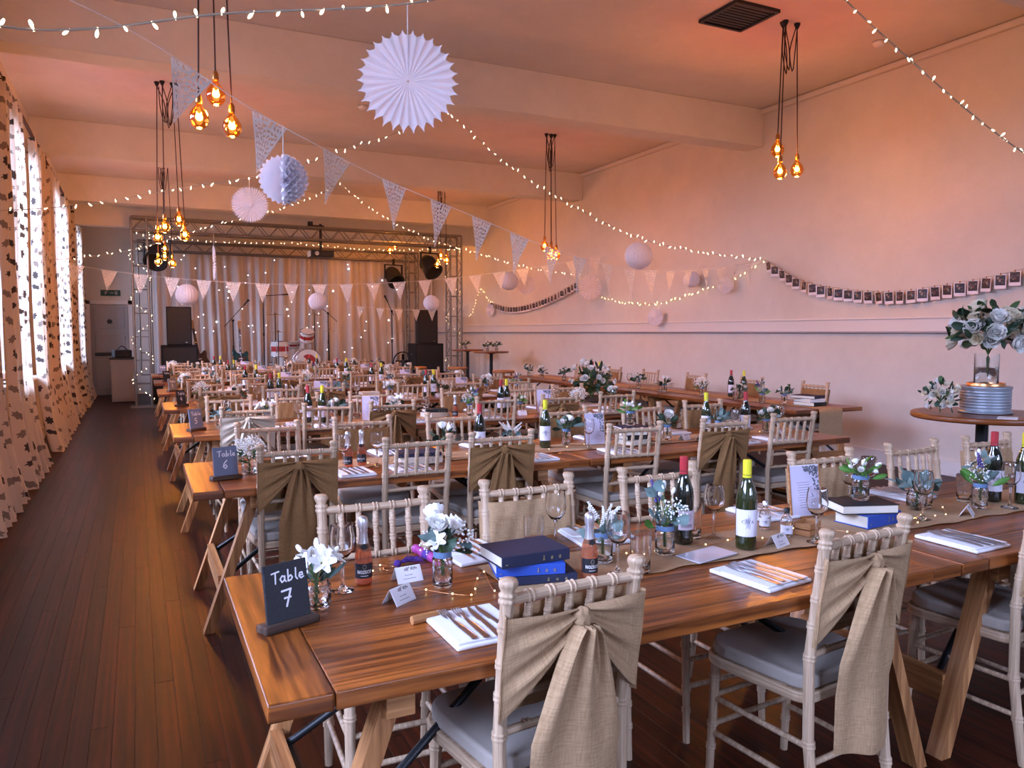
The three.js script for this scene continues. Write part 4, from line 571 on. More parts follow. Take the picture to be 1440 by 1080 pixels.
// the table along the wall
{
  const at = k => HT.z0 - k, W_ = 'on wall-side table';
  [[0.35, 'mixed', 0], [0.62, 'eucalyptus', 1], [1.1, 'mixed', 2], [1.55, 'cloud', 0], [2.3, 'single', 1], [2.9, 'mixed', 0], [3.6, 'mixed', 1], [4.1, 'bouquet', 2], [4.9, 'mixed', 0], [5.6, 'single', 1], [6.2, 'mixed', 0]].forEach(([k, kind, j], i) => vase(kind, j, HT.x - 0.12 + rr(-0.12, 0.1), Y, at(k + 0.15), `${ORD[i]} from the cake stand ${W_}`));
  red(HT.x + 0.05, at(1.5), `first from the cake stand ${W_}`); yel(HT.x + 0.08, at(1.32), `first from the cake stand ${W_}`); red(HT.x, at(4.5), `second from the cake stand ${W_}`); yel(HT.x + 0.05, at(4.38), `second from the cake stand ${W_}`);
  book(0.20, 0.04, 0.26, MT.bookBlack, HT.x + 0.06, Y, at(0.32), 0.1, 'black lowest book at the end of the wall table'); book(0.19, 0.035, 0.25, MT.paper, HT.x + 0.05, Y + 0.041, at(0.32), -0.12, 'pale paged book in the stack at the end of the wall table'); book(0.21, 0.03, 0.27, MT.navy, HT.x + 0.04, Y + 0.077, at(0.33), 0.25, 'navy top book of the stack at the end of the wall table');
  [0.8, 1.2, 1.9, 2.6, 3.3, 4.6].forEach((k, i) => (i % 2 ? tm : wg)(HT.x - 0.15, at(k), `${ORD[i]} from the cake stand ${W_}`));
  const u = thing('floral_urn', 'large dark urn arrangement of white roses and foliage on a stool before the wall table', 'flowers', [5.05, 0, -8.1]);
  mesh('plinth', lathe([[0, 0], [0.16, 0], [0.16, 0.03], [0.06, 0.08], [0.05, 0.5], [0.13, 0.56], [0.17, 0.70], [0.165, 0.71], [0, 0.70]], 28), MT.bark, u);
  for (let i = 0; i < 70; i++) { const a = rnd() * 2 * PI, q = Math.acos(rr(-0.25, 1)), d = V(Math.sin(q) * Math.cos(a), Math.cos(q), Math.sin(q) * Math.sin(a)), o = mesh('leaf', i % 2 ? broadLeaf : longLeaf, i % 3 ? MT.leafDark : MT.leaf, u); o.position.set(0, 0.84, 0).addScaledVector(d, rr(0.10, 0.22)); aim(o, d.clone().add(V(0, -0.2, 0)), rnd() * 6); o.scale.setScalar(rr(1.2, 2)); }
  for (let i = 0; i < 24; i++) { const a = i * 2.4, q = Math.acos(rr(0.05, 1)), d = V(Math.sin(q) * Math.cos(a), Math.cos(q), Math.sin(q) * Math.sin(a)), o = mesh('rose_bloom', roseG, i % 5 ? MT.petal : MT.cream, u); o.position.set(0, 0.86, 0).addScaledVector(d, rr(0.22, 0.28)); aim(o, d, rnd() * 6); o.scale.setScalar(rr(0.9, 1.6)); }
  mesh('stems', Array.from({ length: 18 }, (_, i) => tube([V(0, 0.68, 0), V(0.05 * Math.cos(i * 2.4), 0.78, 0.05 * Math.sin(i * 2.4)), V(0.18 * Math.cos(i * 2.4), 0.92 + 0.05 * Math.sin(i * 7), 0.18 * Math.sin(i * 2.4))], 0.003, 6, 4)), MT.stem, u);
}

/* ---------- cake table, poseur tables ---------- */
function roundTable(x, z, h, r, label, mat = MT.table[0]) { const t = thing('round_pedestal_table', label, 'table', [x, 0, z]); mesh('table_top', lathe([[0, h - 0.035], [r - 0.01, h - 0.035], [r, h - 0.028], [r, h - 0.007], [r - 0.008, h], [0, h]], 48), mat, t); mesh('pedestal', lathe([[0, 0.05], [0.035, 0.05], [0.035, h - 0.06], [0.10, h - 0.045], [0.10, h - 0.0355], [0, h - 0.0355]], 24), MT.steel, t); mesh('base', lathe([[0, 0], [0.24, 0], [0.24, 0.012], [0.06, 0.04], [0.04, 0.05], [0, 0.05]], 32), MT.steel, t); return t; }
const CK = { x: 4.70, z: -2.98, h: 1.0 };
roundTable(CK.x, CK.z, CK.h, 0.40, 'tall round wooden table carrying the galvanised cake drum');
{
  const t = thing('cake_stand', 'galvanised drum stand with a copper rim on the tall round table', 'cake stand', [CK.x + 0.02, CK.h, CK.z]);
  mesh('drum', lathe([[0, 0.001], [0.145, 0.001], [0.150, 0.006], [0.150, 0.012], [0.140, 0.016], ...Array.from({ length: 40 }, (_, i) => [0.1385 + 0.0018 * Math.sin(i * 1.2), 0.02 + i * 0.0034]), [0.143, 0.158], [0.143, 0.166], [0.137, 0.168], [0, 0.168]], 64), MT.zinc, t);
  mesh('copper_rim', lathe([[0.105, 0.168], [0.105, 0.188], [0.098, 0.188], [0.098, 0.168]], 40), MT.copper, t);
  const v = thing('tall_glass_vase', 'clear glass cylinder vase standing on the galvanised drum', 'vase', [CK.x + 0.02, CK.h + 0.168, CK.z]);
  mesh('glass', lathe([[0, 0.002], [0.066, 0.002], [0.068, 0.006], [0.068, 0.20], [0.064, 0.20], [0.064, 0.010], [0, 0.008]], 40), MT.glass, v); mesh('water', lathe([[0, 0.011], [0.062, 0.012], [0.062, 0.11], [0, 0.11]], 24), MT.water, v);
  const big = (x, y, z, s, n, name, label, low = -0.1) => { const b = thing(name, label, 'flowers', [x, y, z]); for (let i = 0; i < n; i++) { const a = i * 2.4, q = Math.acos(rr(low, 1)), d = V(Math.sin(q) * Math.cos(a), Math.cos(q), Math.sin(q) * Math.sin(a)), rose = i % 5 < 2, o = mesh(rose ? 'bloom' : 'leaf', rose ? roseG : i % 2 ? broadLeaf : longLeaf, rose ? (i % 2 ? MT.petal : MT.cream) : i % 3 ? MT.leafDark : MT.leaf, b); o.position.set(0, 0.05 * s, 0).addScaledVector(d, rr(0.08, 0.14) * s); aim(o, d, rnd() * 6); o.scale.setScalar(s * rr(0.8, 1.3) * (rose ? 1.05 : 0.8)); } mesh('stems', Array.from({ length: 12 }, (_, i) => tube([V(0, -0.10 * s, 0), V(0, 0, 0), V(0.1 * s * Math.cos(i * 2.4), 0.09 * s, 0.1 * s * Math.sin(i * 2.4))], 0.0025, 6, 4)), MT.stem, b); return b; };
  big(CK.x + 0.03, CK.h + 0.168 + 0.20, CK.z, 1.5, 130, 'tall_bouquet', 'large bouquet of cream roses in the tall vase above the drum');
  big(CK.x - 0.262, CK.h + 0.072, CK.z - 0.10, 0.70, 70, 'low_bouquet', 'low posy of white flowers and dark leaves beside the drum', -0.75);
  one('printed_card', rbx(0.15, 0.003, 0.10, 0.001, 0, 0.0015, 0), MT.paper, 'white card lying flat on the tall round table', 'card', [CK.x - 0.16, CK.h, CK.z + 0.25], 0.5);
}
[[6.66, -14.65, 'tall round table with two flower vases near the truss'], [6.9, -16.5, 'tall round table beside the truss tower']].forEach(([x, z, l], i) => { roundTable(x, z, 1.10, 0.37, l, MT.table[0]); });
{ const v = (x, z, w) => { put(jarP[0](), [x, 1.10, z], 0, `blue-banded cut glass jar ${w}`, 'glass jars on the tables'); put(POSYP.mixed(), [x, 1.10 + 0.105, z], 1, `mixed white rose and foliage posy in the jar ${w}`, 'flower posies in jars'); }; v(6.58, -14.65, 'left one on the tall truss table'); v(6.76, -14.6, 'right one on the tall truss table'); v(6.85, -16.5, 'on tall table beside truss tower'); }
const stoolP = lazy(() => { const t = thing('wooden_stool', '', 'stool'); mesh('seat', lathe([[0, 0.70], [0.21, 0.70], [0.22, 0.71], [0.22, 0.74], [0.21, 0.75], [0, 0.75]], 32), MT.leg, t); for (let k = 0; k < 4; k++) { const a = k * PI / 2 + 0.4; mesh('leg', rod(V(0.23 * Math.cos(a), 0, 0.23 * Math.sin(a)), V(0.15 * Math.cos(a), 0.70, 0.15 * Math.sin(a)), 0.018), MT.leg, t); } mesh('foot_ring', new THREE.TorusGeometry(0.2, 0.01, 6, 28).rotateX(PI / 2).translate(0, 0.28, 0), MT.steel, t); return t; });
[[5.45, -15.9, 'left of the truss tower'], [6.15, -15.3, 'beside the tall round tables'], [6.45, -13.6, 'between wall table and tall round tables']].forEach(([x, z, w]) => put(stoolP(), [x, 0, z], 0, `round wooden bar stool ${w}`, 'round wooden stools'));

/* ---------- the stage ---------- */
const SZ = -17.35, SH = 0.5;
{
  const st = thing('stage_platform', 'low black stage platform under the band equipment', 'stage', [0, 0, 0]); for (let k = 0; k < 3; k++) mesh('deck', rbx(2.26, 0.06, 3.1, 0.005, 1.4 + 2.27 * k, SH - 0.03, -18.9), MT.blackSoft, st); mesh('skirt', bx(6.82, SH - 0.06, 0.02, 3.67, (SH - 0.06) / 2, SZ), MT.blackSoft, st);
  const dg = surf((u, v) => { const x = 0.42 + u * 6.2, y = SH + 0.005 + v * (3.46 - SH), sweep = (1 - v) * 0.10; return [x + sweep * Math.sin(u * 9), y, -20.3 + 0.04 * Math.sin(u * 170 + 1.6 * Math.sin(u * 31) + 1.2 * (1 - v) * Math.sin(u * 12)) + 0.03 * Math.sin(u * 67 + v * 0.8)]; }, 420, 8);
  const uv = dg.attributes.uv; for (let i = 0; i < uv.count; i++) uv.setXY(i, uv.getX(i) * 6, uv.getY(i) * 3);
  const d = thing('star_backdrop', 'pleated white stage backdrop set with small star lights', 'backdrop', [0, 0, 0]); mesh('drape', dg, MT.drape, d);
  for (let i = 0; i < 64; i++) { const b = mesh('star_light', ball(i % 5 ? 0.012 : 0.021, 0, 0, 0, 8), MT.star, d); b.position.set(0.6 + 5.85 * hash(i, 1, 31), 0.95 + 2.4 * hash(i, 2, 31), -20.19); }
  // truss
  const seg = (a, b, w, h, bays, t) => { const dir = b.clone().sub(a).normalize(), vert = Math.abs(dir.y) > 0.9, up = vert ? V(0, 0, 1) : V(0, 1, 0), side = V().crossVectors(dir, up).normalize(), L = a.distanceTo(b), c = (s, q, k) => a.clone().addScaledVector(dir, k).addScaledVector(up, s * h / 2).addScaledVector(side, q * w / 2); for (const s of [-1, 1]) for (const q of [-1, 1]) mesh('chord', rod(c(s, q, 0), c(s, q, L), 0.024, 10), MT.truss, t); for (let i = 0; i < bays; i++) { const k0 = L * i / bays, k1 = L * (i + 0.5) / bays, k2 = L * (i + 1) / bays; for (const q of [-1, 1]) { mesh('brace', rod(c(-1, q, k0), c(1, q, k1), 0.009, 6), MT.truss, t); mesh('brace', rod(c(1, q, k1), c(-1, q, k2), 0.009, 6), MT.truss, t); } for (const s of [-1, 1]) mesh('cross_bar', rod(c(s, -1, k0), c(s, 1, k0), 0.009, 6), MT.truss, t); } };
  const f = thing('lighting_truss', 'aluminium goalpost lighting truss at the front of the stage', 'truss', [0, 0, 0]);
  seg(V(0.10, 0, -17.05), V(0.10, 3.75, -17.05), 0.28, 0.28, 8, f); seg(V(6.78, 0, -17.05), V(6.78, 3.75, -17.05), 0.28, 0.28, 8, f); seg(V(-0.04, 3.62, -17.05), V(6.92, 3.62, -17.05), 0.28, 0.26, 16, f); mesh('base_plate', [rbx(0.5, 0.02, 0.5, 0.004, 0.1, 0.01, -17.05), rbx(0.5, 0.02, 0.5, 0.004, 6.78, 0.01, -17.05)], MT.truss, f);
  const g = thing('lighting_truss', 'aluminium goalpost lighting truss behind, holding the star backdrop', 'truss', [0, 0, 0]);
  seg(V(0.2, SH, -19.95), V(0.2, 3.6, -19.95), 0.26, 0.26, 6, g); seg(V(6.72, SH, -19.95), V(6.72, 3.6, -19.95), 0.26, 0.26, 6, g); seg(V(0.07, 3.50, -19.95), V(6.85, 3.50, -19.95), 0.26, 0.22, 14, g);
  // loudspeakers
  const spk = (x, label1, label2) => { const s = thing('subwoofer', label2, 'speaker', [x, SH, -18.1], 0, 'bass bins on the stage'); mesh('cabinet', rbx(0.72, 0.72, 0.6, 0.012, 0, 0.36, 0), MT.blackSoft, s); mesh('grille', rbx(0.66, 0.62, 0.012, 0.004, 0, 0.36, 0.304), MT.black, s); for (const q of [-1, 1]) mesh('handle', rbx(0.01, 0.06, 0.16, 0.004, q * 0.362, 0.45, 0), MT.black, s); const t = thing('loudspeaker', label1, 'speaker', [x, SH + 0.72, -18.1], 0, 'full-range speakers on the bass bins'); mesh('cabinet', deform(rbx(0.5, 0.82, 0.42, 0.015, 0, 0.41, 0), (a, b, c) => [a * (c < 0 ? 0.75 : 1), b, c]), MT.blackSoft, t); mesh('grille', rbx(0.46, 0.78, 0.012, 0.006, 0, 0.41, 0.214), MT.black, t); mesh('badge', rbx(0.04, 0.015, 0.004, 0.001, 0.14, 0.06, 0.222), MT.chrome, t); };
  spk(0.82, 'tall black loudspeaker on the bass bin beside the bass guitar', 'wide black bass bin beside the bass guitar'); spk(6.44, 'tall black loudspeaker between the right truss towers', 'wide black bass bin between the right truss towers');
  // guitars
  const guitar = (x, z, lean, body, label, sc) => {
    const t = thing('electric_guitar', label, 'guitar', [x, SH + 0.16, z]); t.rotation.set(-0.18, 0, lean); t.scale.setScalar(sc);
    const s = new THREE.Shape(); s.moveTo(0, 0.0); s.bezierCurveTo(0.12, -0.01, 0.19, 0.05, 0.17, 0.14); s.bezierCurveTo(0.15, 0.2, 0.12, 0.22, 0.14, 0.29); s.bezierCurveTo(0.16, 0.36, 0.13, 0.40, 0.09, 0.36); s.bezierCurveTo(0.07, 0.33, 0.05, 0.32, 0.03, 0.33); s.lineTo(-0.03, 0.33); s.bezierCurveTo(-0.06, 0.33, -0.08, 0.36, -0.12, 0.42); s.bezierCurveTo(-0.17, 0.42, -0.16, 0.33, -0.135, 0.28); s.bezierCurveTo(-0.12, 0.22, -0.15, 0.2, -0.17, 0.13); s.bezierCurveTo(-0.19, 0.04, -0.12, -0.01, 0, 0);
    mesh('body', new THREE.ExtrudeGeometry(s, { depth: 0.035, bevelEnabled: true, bevelSize: 0.006, bevelThickness: 0.006, bevelSegments: 2 }).translate(0, 0, -0.0175), body, t); mesh('neck', rbx(0.045, 0.55, 0.024, 0.006, 0, 0.56, 0.03), MT.rosewood, t);
    const hs = new THREE.Shape(); hs.moveTo(-0.024, 0); hs.lineTo(0.024, 0); hs.quadraticCurveTo(0.03, 0.09, 0.045, 0.16); hs.quadraticCurveTo(0.01, 0.19, -0.03, 0.17); hs.quadraticCurveTo(-0.05, 0.08, -0.024, 0); mesh('headstock', new THREE.ExtrudeGeometry(hs, { depth: 0.016, bevelEnabled: false }).translate(0, 0.83, 0.02), MT.maple, t);
    for (let k = 0; k < 3; k++) mesh('tuning_peg', cyl(0.007, 0.007, 0.02, -0.045, 0.87 + k * 0.04, 0.028, 8), MT.chrome, t); for (const y of [0.14, 0.22]) mesh('pickup', rbx(0.085, 0.024, 0.012, 0.003, 0, y, 0.028), MT.chrome, t); mesh('bridge', rbx(0.08, 0.03, 0.014, 0.003, 0, 0.07, 0.028), MT.chrome, t); mesh('scratch_plate', rbx(0.16, 0.17, 0.004, 0.001, 0.02, 0.19, 0.025), MT.rosewood, t); mesh('strings', [-2, -1, 0, 1, 2].map(k => rod(V(k * 0.007, 0.07, 0.046), V(k * 0.006, 0.84, 0.046), 0.0008, 4)), MT.chrome, t);
    const q = thing('guitar_stand', label.replace(/^.*? guitar/, 'black tubular stand holding the guitar'), 'guitar stand', [x, SH, z]); for (const s of [-1, 1]) mesh('leg', tube([V(s * 0.16, 0.005, 0.2), V(s * 0.08, 0.14, 0.10), V(0, 0.30, -0.07)], 0.009, 12, 6), MT.steel, q); mesh('rear_leg', rod(V(0, 0.30, -0.07), V(0, 0.005, -0.26), 0.009), MT.steel, q); for (const s of [-1, 1]) mesh('cradle', rod(V(s * 0.09, 0.145, 0.105), V(s * 0.09, 0.15, -0.005), 0.010), MT.steel, q);
  };
  guitar(1.27, -18.2, 0.16, MT.rosewood, 'dark bass guitar standing beside the left loudspeaker', 1.12); guitar(2.08, -18.1, 0.0, MT.teal, 'teal electric guitar on a stand before the backdrop', 1.1);
  // microphone stands
  const mic = (x, z, h, boom, label) => { const t = thing('microphone_stand', label, 'microphone stand', [x, SH, z]); for (let k = 0; k < 3; k++) mesh('foot', rod(V(0, 0.07, 0), V(0.27 * Math.cos(k * 2.09 + 0.4), 0.008, 0.27 * Math.sin(k * 2.09 + 0.4)), 0.009), MT.steel, t); mesh('upright', [rod(V(0, 0.05, 0), V(0, h, 0), 0.012), rod(V(0, h * 0.5, 0), V(0, h * 0.5 + 0.08, 0), 0.02)], MT.steel, t); const a = V(...boom[0]), b = V(...boom[1]); mesh('boom_arm', rod(a, b, 0.008), MT.steel, t); mesh('clutch', ball(0.03, 0, h, 0), MT.steel, t); mesh('microphone', [rod(b, b.clone().add(b.clone().sub(a).normalize().multiplyScalar(0.13)), 0.014, 10, 0.018), ball(0.03, ...b.clone().add(b.clone().sub(a).normalize().multiplyScalar(0.15)).toArray())], MT.black, t); };
  mic(1.9, -17.8, 1.25, [[-0.18, 1.12, 0], [0.22, 1.58, 0.05]], 'black microphone stand with raised boom beside the teal guitar'); mic(2.62, -18.35, 1.82, [[-0.05, 1.82, 0], [0.42, 1.86, 0]], 'tall microphone stand with level boom over the drum kit'); mic(4.15, -18.6, 1.45, [[0.22, 1.25, 0], [-0.32, 1.72, 0.05]], 'black microphone stand on the backdrop side of the drum kit'); mic(5.55, -18.0, 1.50, [[0.05, 1.4, 0], [-0.10, 1.72, 0]], 'black microphone stand alone near the floor fan');
  // drum kit
  const drum = (nm, r, h, p, rx, rz, label, legs) => { const t = thing(nm, label, 'drum', p); t.rotation.set(rx, 0, rz); mesh('shell', cyl(r, r, h, 0, 0, 0, 36), MT.drumWhite, t); mesh('stripe', new THREE.CylinderGeometry(r + 0.002, r + 0.002, h * 0.34, 36, 1, true).translate(0, h / 2, 0), MT.drumRed, t); for (const y of [0, h]) { mesh('hoop', new THREE.TorusGeometry(r + 0.006, 0.010, 6, 40).rotateX(PI / 2).translate(0, y, 0), MT.chrome, t); mesh('skin', new THREE.CylinderGeometry(r * 0.97, r * 0.97, 0.006, 36).translate(0, y, 0), MT.drumWhite, t); } for (let k = 0; k < 6; k++) mesh('lug', rbx(0.02, h * 0.5, 0.02, 0.004, (r + 0.01) * Math.cos(k * 1.047), h / 2, (r + 0.01) * Math.sin(k * 1.047)), MT.chrome, t); return t; };
  const kick = drum('bass_drum', 0.29, 0.40, [3.62, SH + 0.31, -18.75], PI / 2, 0, 'white bass drum with a red emblem lying on its side'); mesh('emblem', new THREE.CylinderGeometry(0.17, 0.17, 0.008, 32, 1, false, 0, PI * 1.25).translate(0, 0.404, 0), MT.drumRed, kick);
  drum('floor_tom', 0.20, 0.36, [3.06, SH + 0.42, -18.9], 0, 0, 'white floor tom with a red stripe'); drum('rack_tom', 0.165, 0.24, [3.70, SH + 0.80, -18.95], 0.45, 0, 'white rack tom with a red stripe above the bass drum'); drum('snare_drum', 0.18, 0.14, [3.42, SH + 0.62, -19.35], 0.1, 0, 'white snare drum behind the bass drum');
  const cym = (x, y, z, r, label) => { const t = thing('cymbal', label, 'cymbal', [x, SH, z], 0, 'cymbals of the drum kit'); mesh('plate', lathe([[0.006, y + 0.028], [0.03, y + 0.024], [0.045, y + 0.012], [r * 0.6, y + 0.004], [r, y - 0.006], [r * 0.6, y + 0.001], [0.04, y + 0.008]], 40), MT.cymbal, t); mesh('stand_pole', rod(V(0, 0.05, 0), V(0, y + 0.05, 0), 0.010), MT.steel, t); for (let k = 0; k < 3; k++) mesh('foot', rod(V(0, 0.2, 0), V(0.22 * Math.cos(k * 2.09), 0.006, 0.22 * Math.sin(k * 2.09)), 0.008), MT.steel, t); };
  cym(3.03, 1.42, -19.3, 0.22, 'upper cymbal above the floor tom'); cym(2.98, 1.0, -18.6, 0.2, 'lower cymbal above the floor tom'); cym(3.95, 1.42, -19.2, 0.22, 'high cymbal above the rack tom'); cym(4.3, 1.03, -19.2, 0.18, 'small cymbal beside the boom microphone stand');
  // floor fan
  const fan = thing('floor_fan', 'round black floor fan before the right end of the backdrop', 'fan', [5.95, SH, -18.4], -0.3); mesh('cage', [0.22, 0.17, 0.11, 0.05].flatMap(r => [new THREE.TorusGeometry(r, 0.004, 5, 36).translate(0, 0.27, 0.05), new THREE.TorusGeometry(r, 0.004, 5, 36).translate(0, 0.27, -0.05)]).concat([new THREE.TorusGeometry(0.235, 0.014, 6, 40).translate(0, 0.27, 0)]), MT.black, fan); for (let k = 0; k < 4; k++) mesh('blade', rbx(0.07, 0.17, 0.006, 0.002, 0, 0.10, 0).rotateY(0.5).rotateZ(k * PI / 2).translate(0, 0.27, 0), MT.steel, fan); mesh('hub', new THREE.CylinderGeometry(0.04, 0.04, 0.1, 20).rotateX(PI / 2).translate(0, 0.27, 0), MT.black, fan); mesh('foot', [rbx(0.36, 0.02, 0.2, 0.008, 0, 0.01, 0), rbx(0.03, 0.12, 0.03, 0.004, -0.24, 0.2, 0), rbx(0.03, 0.12, 0.03, 0.004, 0.24, 0.2, 0), tube([V(-0.24, 0.26, 0), V(-0.2, 0.06, 0), V(-0.12, 0.02, 0)], 0.012, 8), tube([V(0.24, 0.26, 0), V(0.2, 0.06, 0), V(0.12, 0.02, 0)], 0.012, 8)], MT.black, fan);
  // amplifier, floor monitor
  const amp = thing('floor_monitor', 'black wedge monitor on the stage front', 'speaker', [5.0, SH, -17.8]); mesh('cabinet', deform(bx(0.6, 0.3, 0.36, 0, 0.15, 0), (a, b, c) => [a, b, b > 0.2 && c > 0 ? c - 0.2 : c]), MT.blackSoft, amp); mesh('grille', rbx(0.54, 0.30, 0.01, 0.003, 0, 0, 0).rotateX(-0.58).translate(0, 0.155, 0.095), MT.black, amp);
  // projector, stage lamps
  const pj = thing('projector', 'small projector hanging from the front truss', 'projector', [3.66, 3.12, -17.0]); mesh('case', rbx(0.50, 0.14, 0.36, 0.02, 0, 0.07, 0), MT.black, pj); mesh('lens', new THREE.CylinderGeometry(0.045, 0.05, 0.05, 24).rotateX(PI / 2).translate(-0.13, 0.07, 0.20), MT.chrome, pj); mesh('side_trim', rbx(0.02, 0.12, 0.3, 0.004, -0.251, 0.07, 0), MT.whitePaint, pj); mesh('drop_pole', rod(V(0, 0.14, 0), V(0, 0.72, 0), 0.03), MT.black, pj); mesh('clamp', [rbx(0.34, 0.06, 0.1, 0.01, -0.1, 0.66, 0), rbx(0.1, 0.12, 0.1, 0.01, -0.22, 0.70, 0)], MT.black, pj);
  const lamp = (x, y, z, lean, label) => { const t = thing('stage_lamp', label, 'stage light', [x, y, z], lean, 'black stage lamps'); mesh('body', lathe([[0, -0.25], [0.14, -0.25], [0.2, -0.12], [0.21, 0.12], [0.23, 0.22], [0.19, 0.22], [0.17, 0.1], [0, 0.05]], 28).rotateX(2.3), MT.blackSoft, t); mesh('yoke', [rbx(0.03, 0.36, 0.05, 0.005, -0.25, 0.12, 0), rbx(0.03, 0.36, 0.05, 0.005, 0.25, 0.12, 0), rbx(0.53, 0.03, 0.05, 0.005, 0, 0.30, 0)], MT.steel, t); mesh('clamp', rbx(0.06, 0.16, 0.06, 0.01, 0, 0.38, 0), MT.steel, t); };
  lamp(6.18, 3.03, -17.05, 0.3, 'large black stage lamp under the right end of front truss'); lamp(0.42, 3.03, -17.05, -0.3, 'large black stage lamp under the left end of front truss'); lamp(6.1, 2.95, -19.6, 0.2, 'black stage lamp under the rear truss');
  const cab = thing('cabinet', 'pale low cabinet with a black top beside the fire exit', 'cabinet', [-0.28, 0, -18.55]); mesh('carcass', rbx(0.46, 0.90, 0.5, 0.006, 0, 0.47, 0), MT.grey, cab); mesh('top', rbx(0.52, 0.04, 0.56, 0.006, 0, 0.94, 0), MT.black, cab); mesh('door', rbx(0.42, 0.80, 0.02, 0.004, 0, 0.48, 0.26), MT.grey, cab); mesh('plinth', bx(0.42, 0.02, 0.46, 0, 0.01, 0), MT.black, cab);
  one('equipment_case', [rbx(0.34, 0.16, 0.34, 0.02, 0, 0.08, 0), tube([V(-0.1, 0.15, 0), V(0, 0.24, 0.02), V(0.12, 0.15, 0)], 0.012, 10)], MT.black, 'black soft case lying on the pale cabinet', 'case', [-0.3, 0.96, -18.6], 0.2);
}

/* ---------- pendant lamps ---------- */
const bulbG = lathe([[0.006, 0.115], [0.016, 0.10], [0.020, 0.088], [0.040, 0.066], [0.057, 0.038], [0.063, 0.008], [0.058, -0.022], [0.042, -0.046], [0.02, -0.059], [0, -0.062]], 24), filG = M(tube([V(-0.014, 0.05, 0), V(-0.018, 0, 0.006), V(-0.006, 0.045, -0.006), V(0.004, -0.002, 0.008), V(0.012, 0.045, 0), V(0.018, 0, -0.006), V(0.014, 0.05, 0)], 0.0035, 30, 6), ball(0.024, 0, 0.016, 0, 12));
function pendant(x, z, bulbs, label, lit = 1, loop = true) {
  const t = thing('pendant_lamp', label, 'pendant lamp', [x, R.H, z], 0, 'three-bulb cord pendant lamps');
  for (const [dx, y, dz] of bulbs) {
    const yy = y - R.H, ax = dx * 0.7, az = dz * 0.7;
    mesh('ceiling_hook', lathe([[0, -0.05], [0.012, -0.05], [0.03, -0.012], [0.03, 0], [0, 0]], 14).translate(ax, 0, az), MT.steel, t);
    mesh('cord', rod(V(ax, -0.04, az), V(dx, yy + 0.165, dz), 0.0055, 6), MT.cord, t);
    if (loop) mesh('cord_loop', tube([V(ax, -0.05, az), V(ax * 0.5 + 0.03, -0.26, az), V(ax * 0.3, -0.46 - 0.1 * rnd(), az + 0.02), V(ax * 0.4 - 0.03, -0.28, az), V(ax * 0.8, -0.05, az)], 0.0055, 24, 5), MT.cord, t);
    mesh('lamp_holder', lathe([[0, 0.168], [0.010, 0.166], [0.019, 0.15], [0.021, 0.115], [0.019, 0.10], [0, 0.10]], 16).translate(dx, yy, dz), MT.brass, t);
    mesh('glass_bulb', bulbG.clone().translate(dx, yy, dz), MT.amber, t);
    const on = lit > 0 ? lit : 0;
    mesh('filament', filG.clone().translate(dx, yy, dz), on ? MT.filament : MT.copper, t);
    if (on) { const l = new THREE.PointLight(BULB_COLOR, BULB_CD * on, 0, 2); l.position.set(x + dx, y - 0.075, z + dz); l.castShadow = true; l.shadow.radius = 2; scene.add(l); }
  }
}
pendant(5.70, -5.63, [[-0.08, 3.03, 0], [0.14, 3.07, 0], [-0.07, 3.25, -0.05]], 'three-bulb cord pendant before the pale wall near the ceiling hatch');
pendant(0.52, -5.55, [[-0.11, 2.89, 0.03], [0.0, 3.06, 0], [0.10, 2.87, -0.03]], 'three-bulb cord pendant over the aisle end of the third table row', 1, false);
pendant(5.66, -10.3, [[-0.09, 2.78, 0], [0.02, 2.66, 0], [0.10, 2.66, 0.02], [0.06, 2.72, -0.06]], 'dimmer four-bulb cord pendant before the pale wall above the middle tables', 0.6);
pendant(0.40, -10.2, [[-0.06, 2.74, 0.05], [0.10, 2.84, 0], [-0.14, 2.62, -0.04], [0.16, 2.66, 0.03]], 'four-bulb cord pendant over the aisle ends of the fifth table row');
pendant(0.48, -14.7, [[0, 2.92, 0.06], [-0.11, 2.70, 0], [0.12, 2.68, 0.02], [0.0, 2.80, -0.05]], 'four-bulb cord pendant over the aisle close to the stage');
pendant(5.62, -14.8, [[-0.09, 2.86, 0], [0.11, 2.95, 0.02], [0, 3.04, -0.03]], 'three-bulb cord pendant before the right truss tower', 1.1);
pendant(5.60, -18.1, [[-0.05, 3.46, 0], [0.08, 3.56, 0]], 'two-bulb cord pendant hanging over the stage', 1.7, false);

/* ---------- fairy lights, bunting, paper fans, photo garlands ---------- */
const dropG = M(new THREE.SphereGeometry(0.006, 8, 6).scale(1, 2.2, 1).translate(0, -0.018, 0), cyl(0.0035, 0.0035, 0.012, 0, -0.008, 0, 6));
function fairy(pts, n, label, warm, r = 0.0035, sc = 1) {
  const t = thing('fairy_lights', label, 'string lights', [0, 0, 0], 0, 'fairy light strings'), c = new THREE.CatmullRomCurve3(pts.map(p => V(...p)));
  mesh('cable', new THREE.TubeGeometry(c, pts.length * 12, r, 5), MT.wire, t);
  for (let i = 0; i < n; i++) { const p = c.getPointAt((i + 0.5 + rr(-0.25, 0.25)) / n), b = mesh('bulb', dropG, warm ? MT.fairyWarm : MT.fairy, t); b.position.copy(p); b.rotation.set(rr(-1.0, 1.0), 0, rnd() < 0.3 ? PI + rr(-0.6, 0.6) : rr(-0.9, 0.9)); b.scale.setScalar(sc * rr(0.9, 1.2)); }
  return c;
}
const STRING_1 = fairy([[-1.22, 2.72, -3.4], [-0.41, 2.61, -3.4], [-0.12, 2.65, -3.4], [0.32, 2.78, -3.4], [1.26, 3.01, -3.4], [2.2, 3.45, -3.4], [3.0, 3.96, -3.4]], 46, 'fairy light string from window wall to the beam above table 6', false, 0.005);
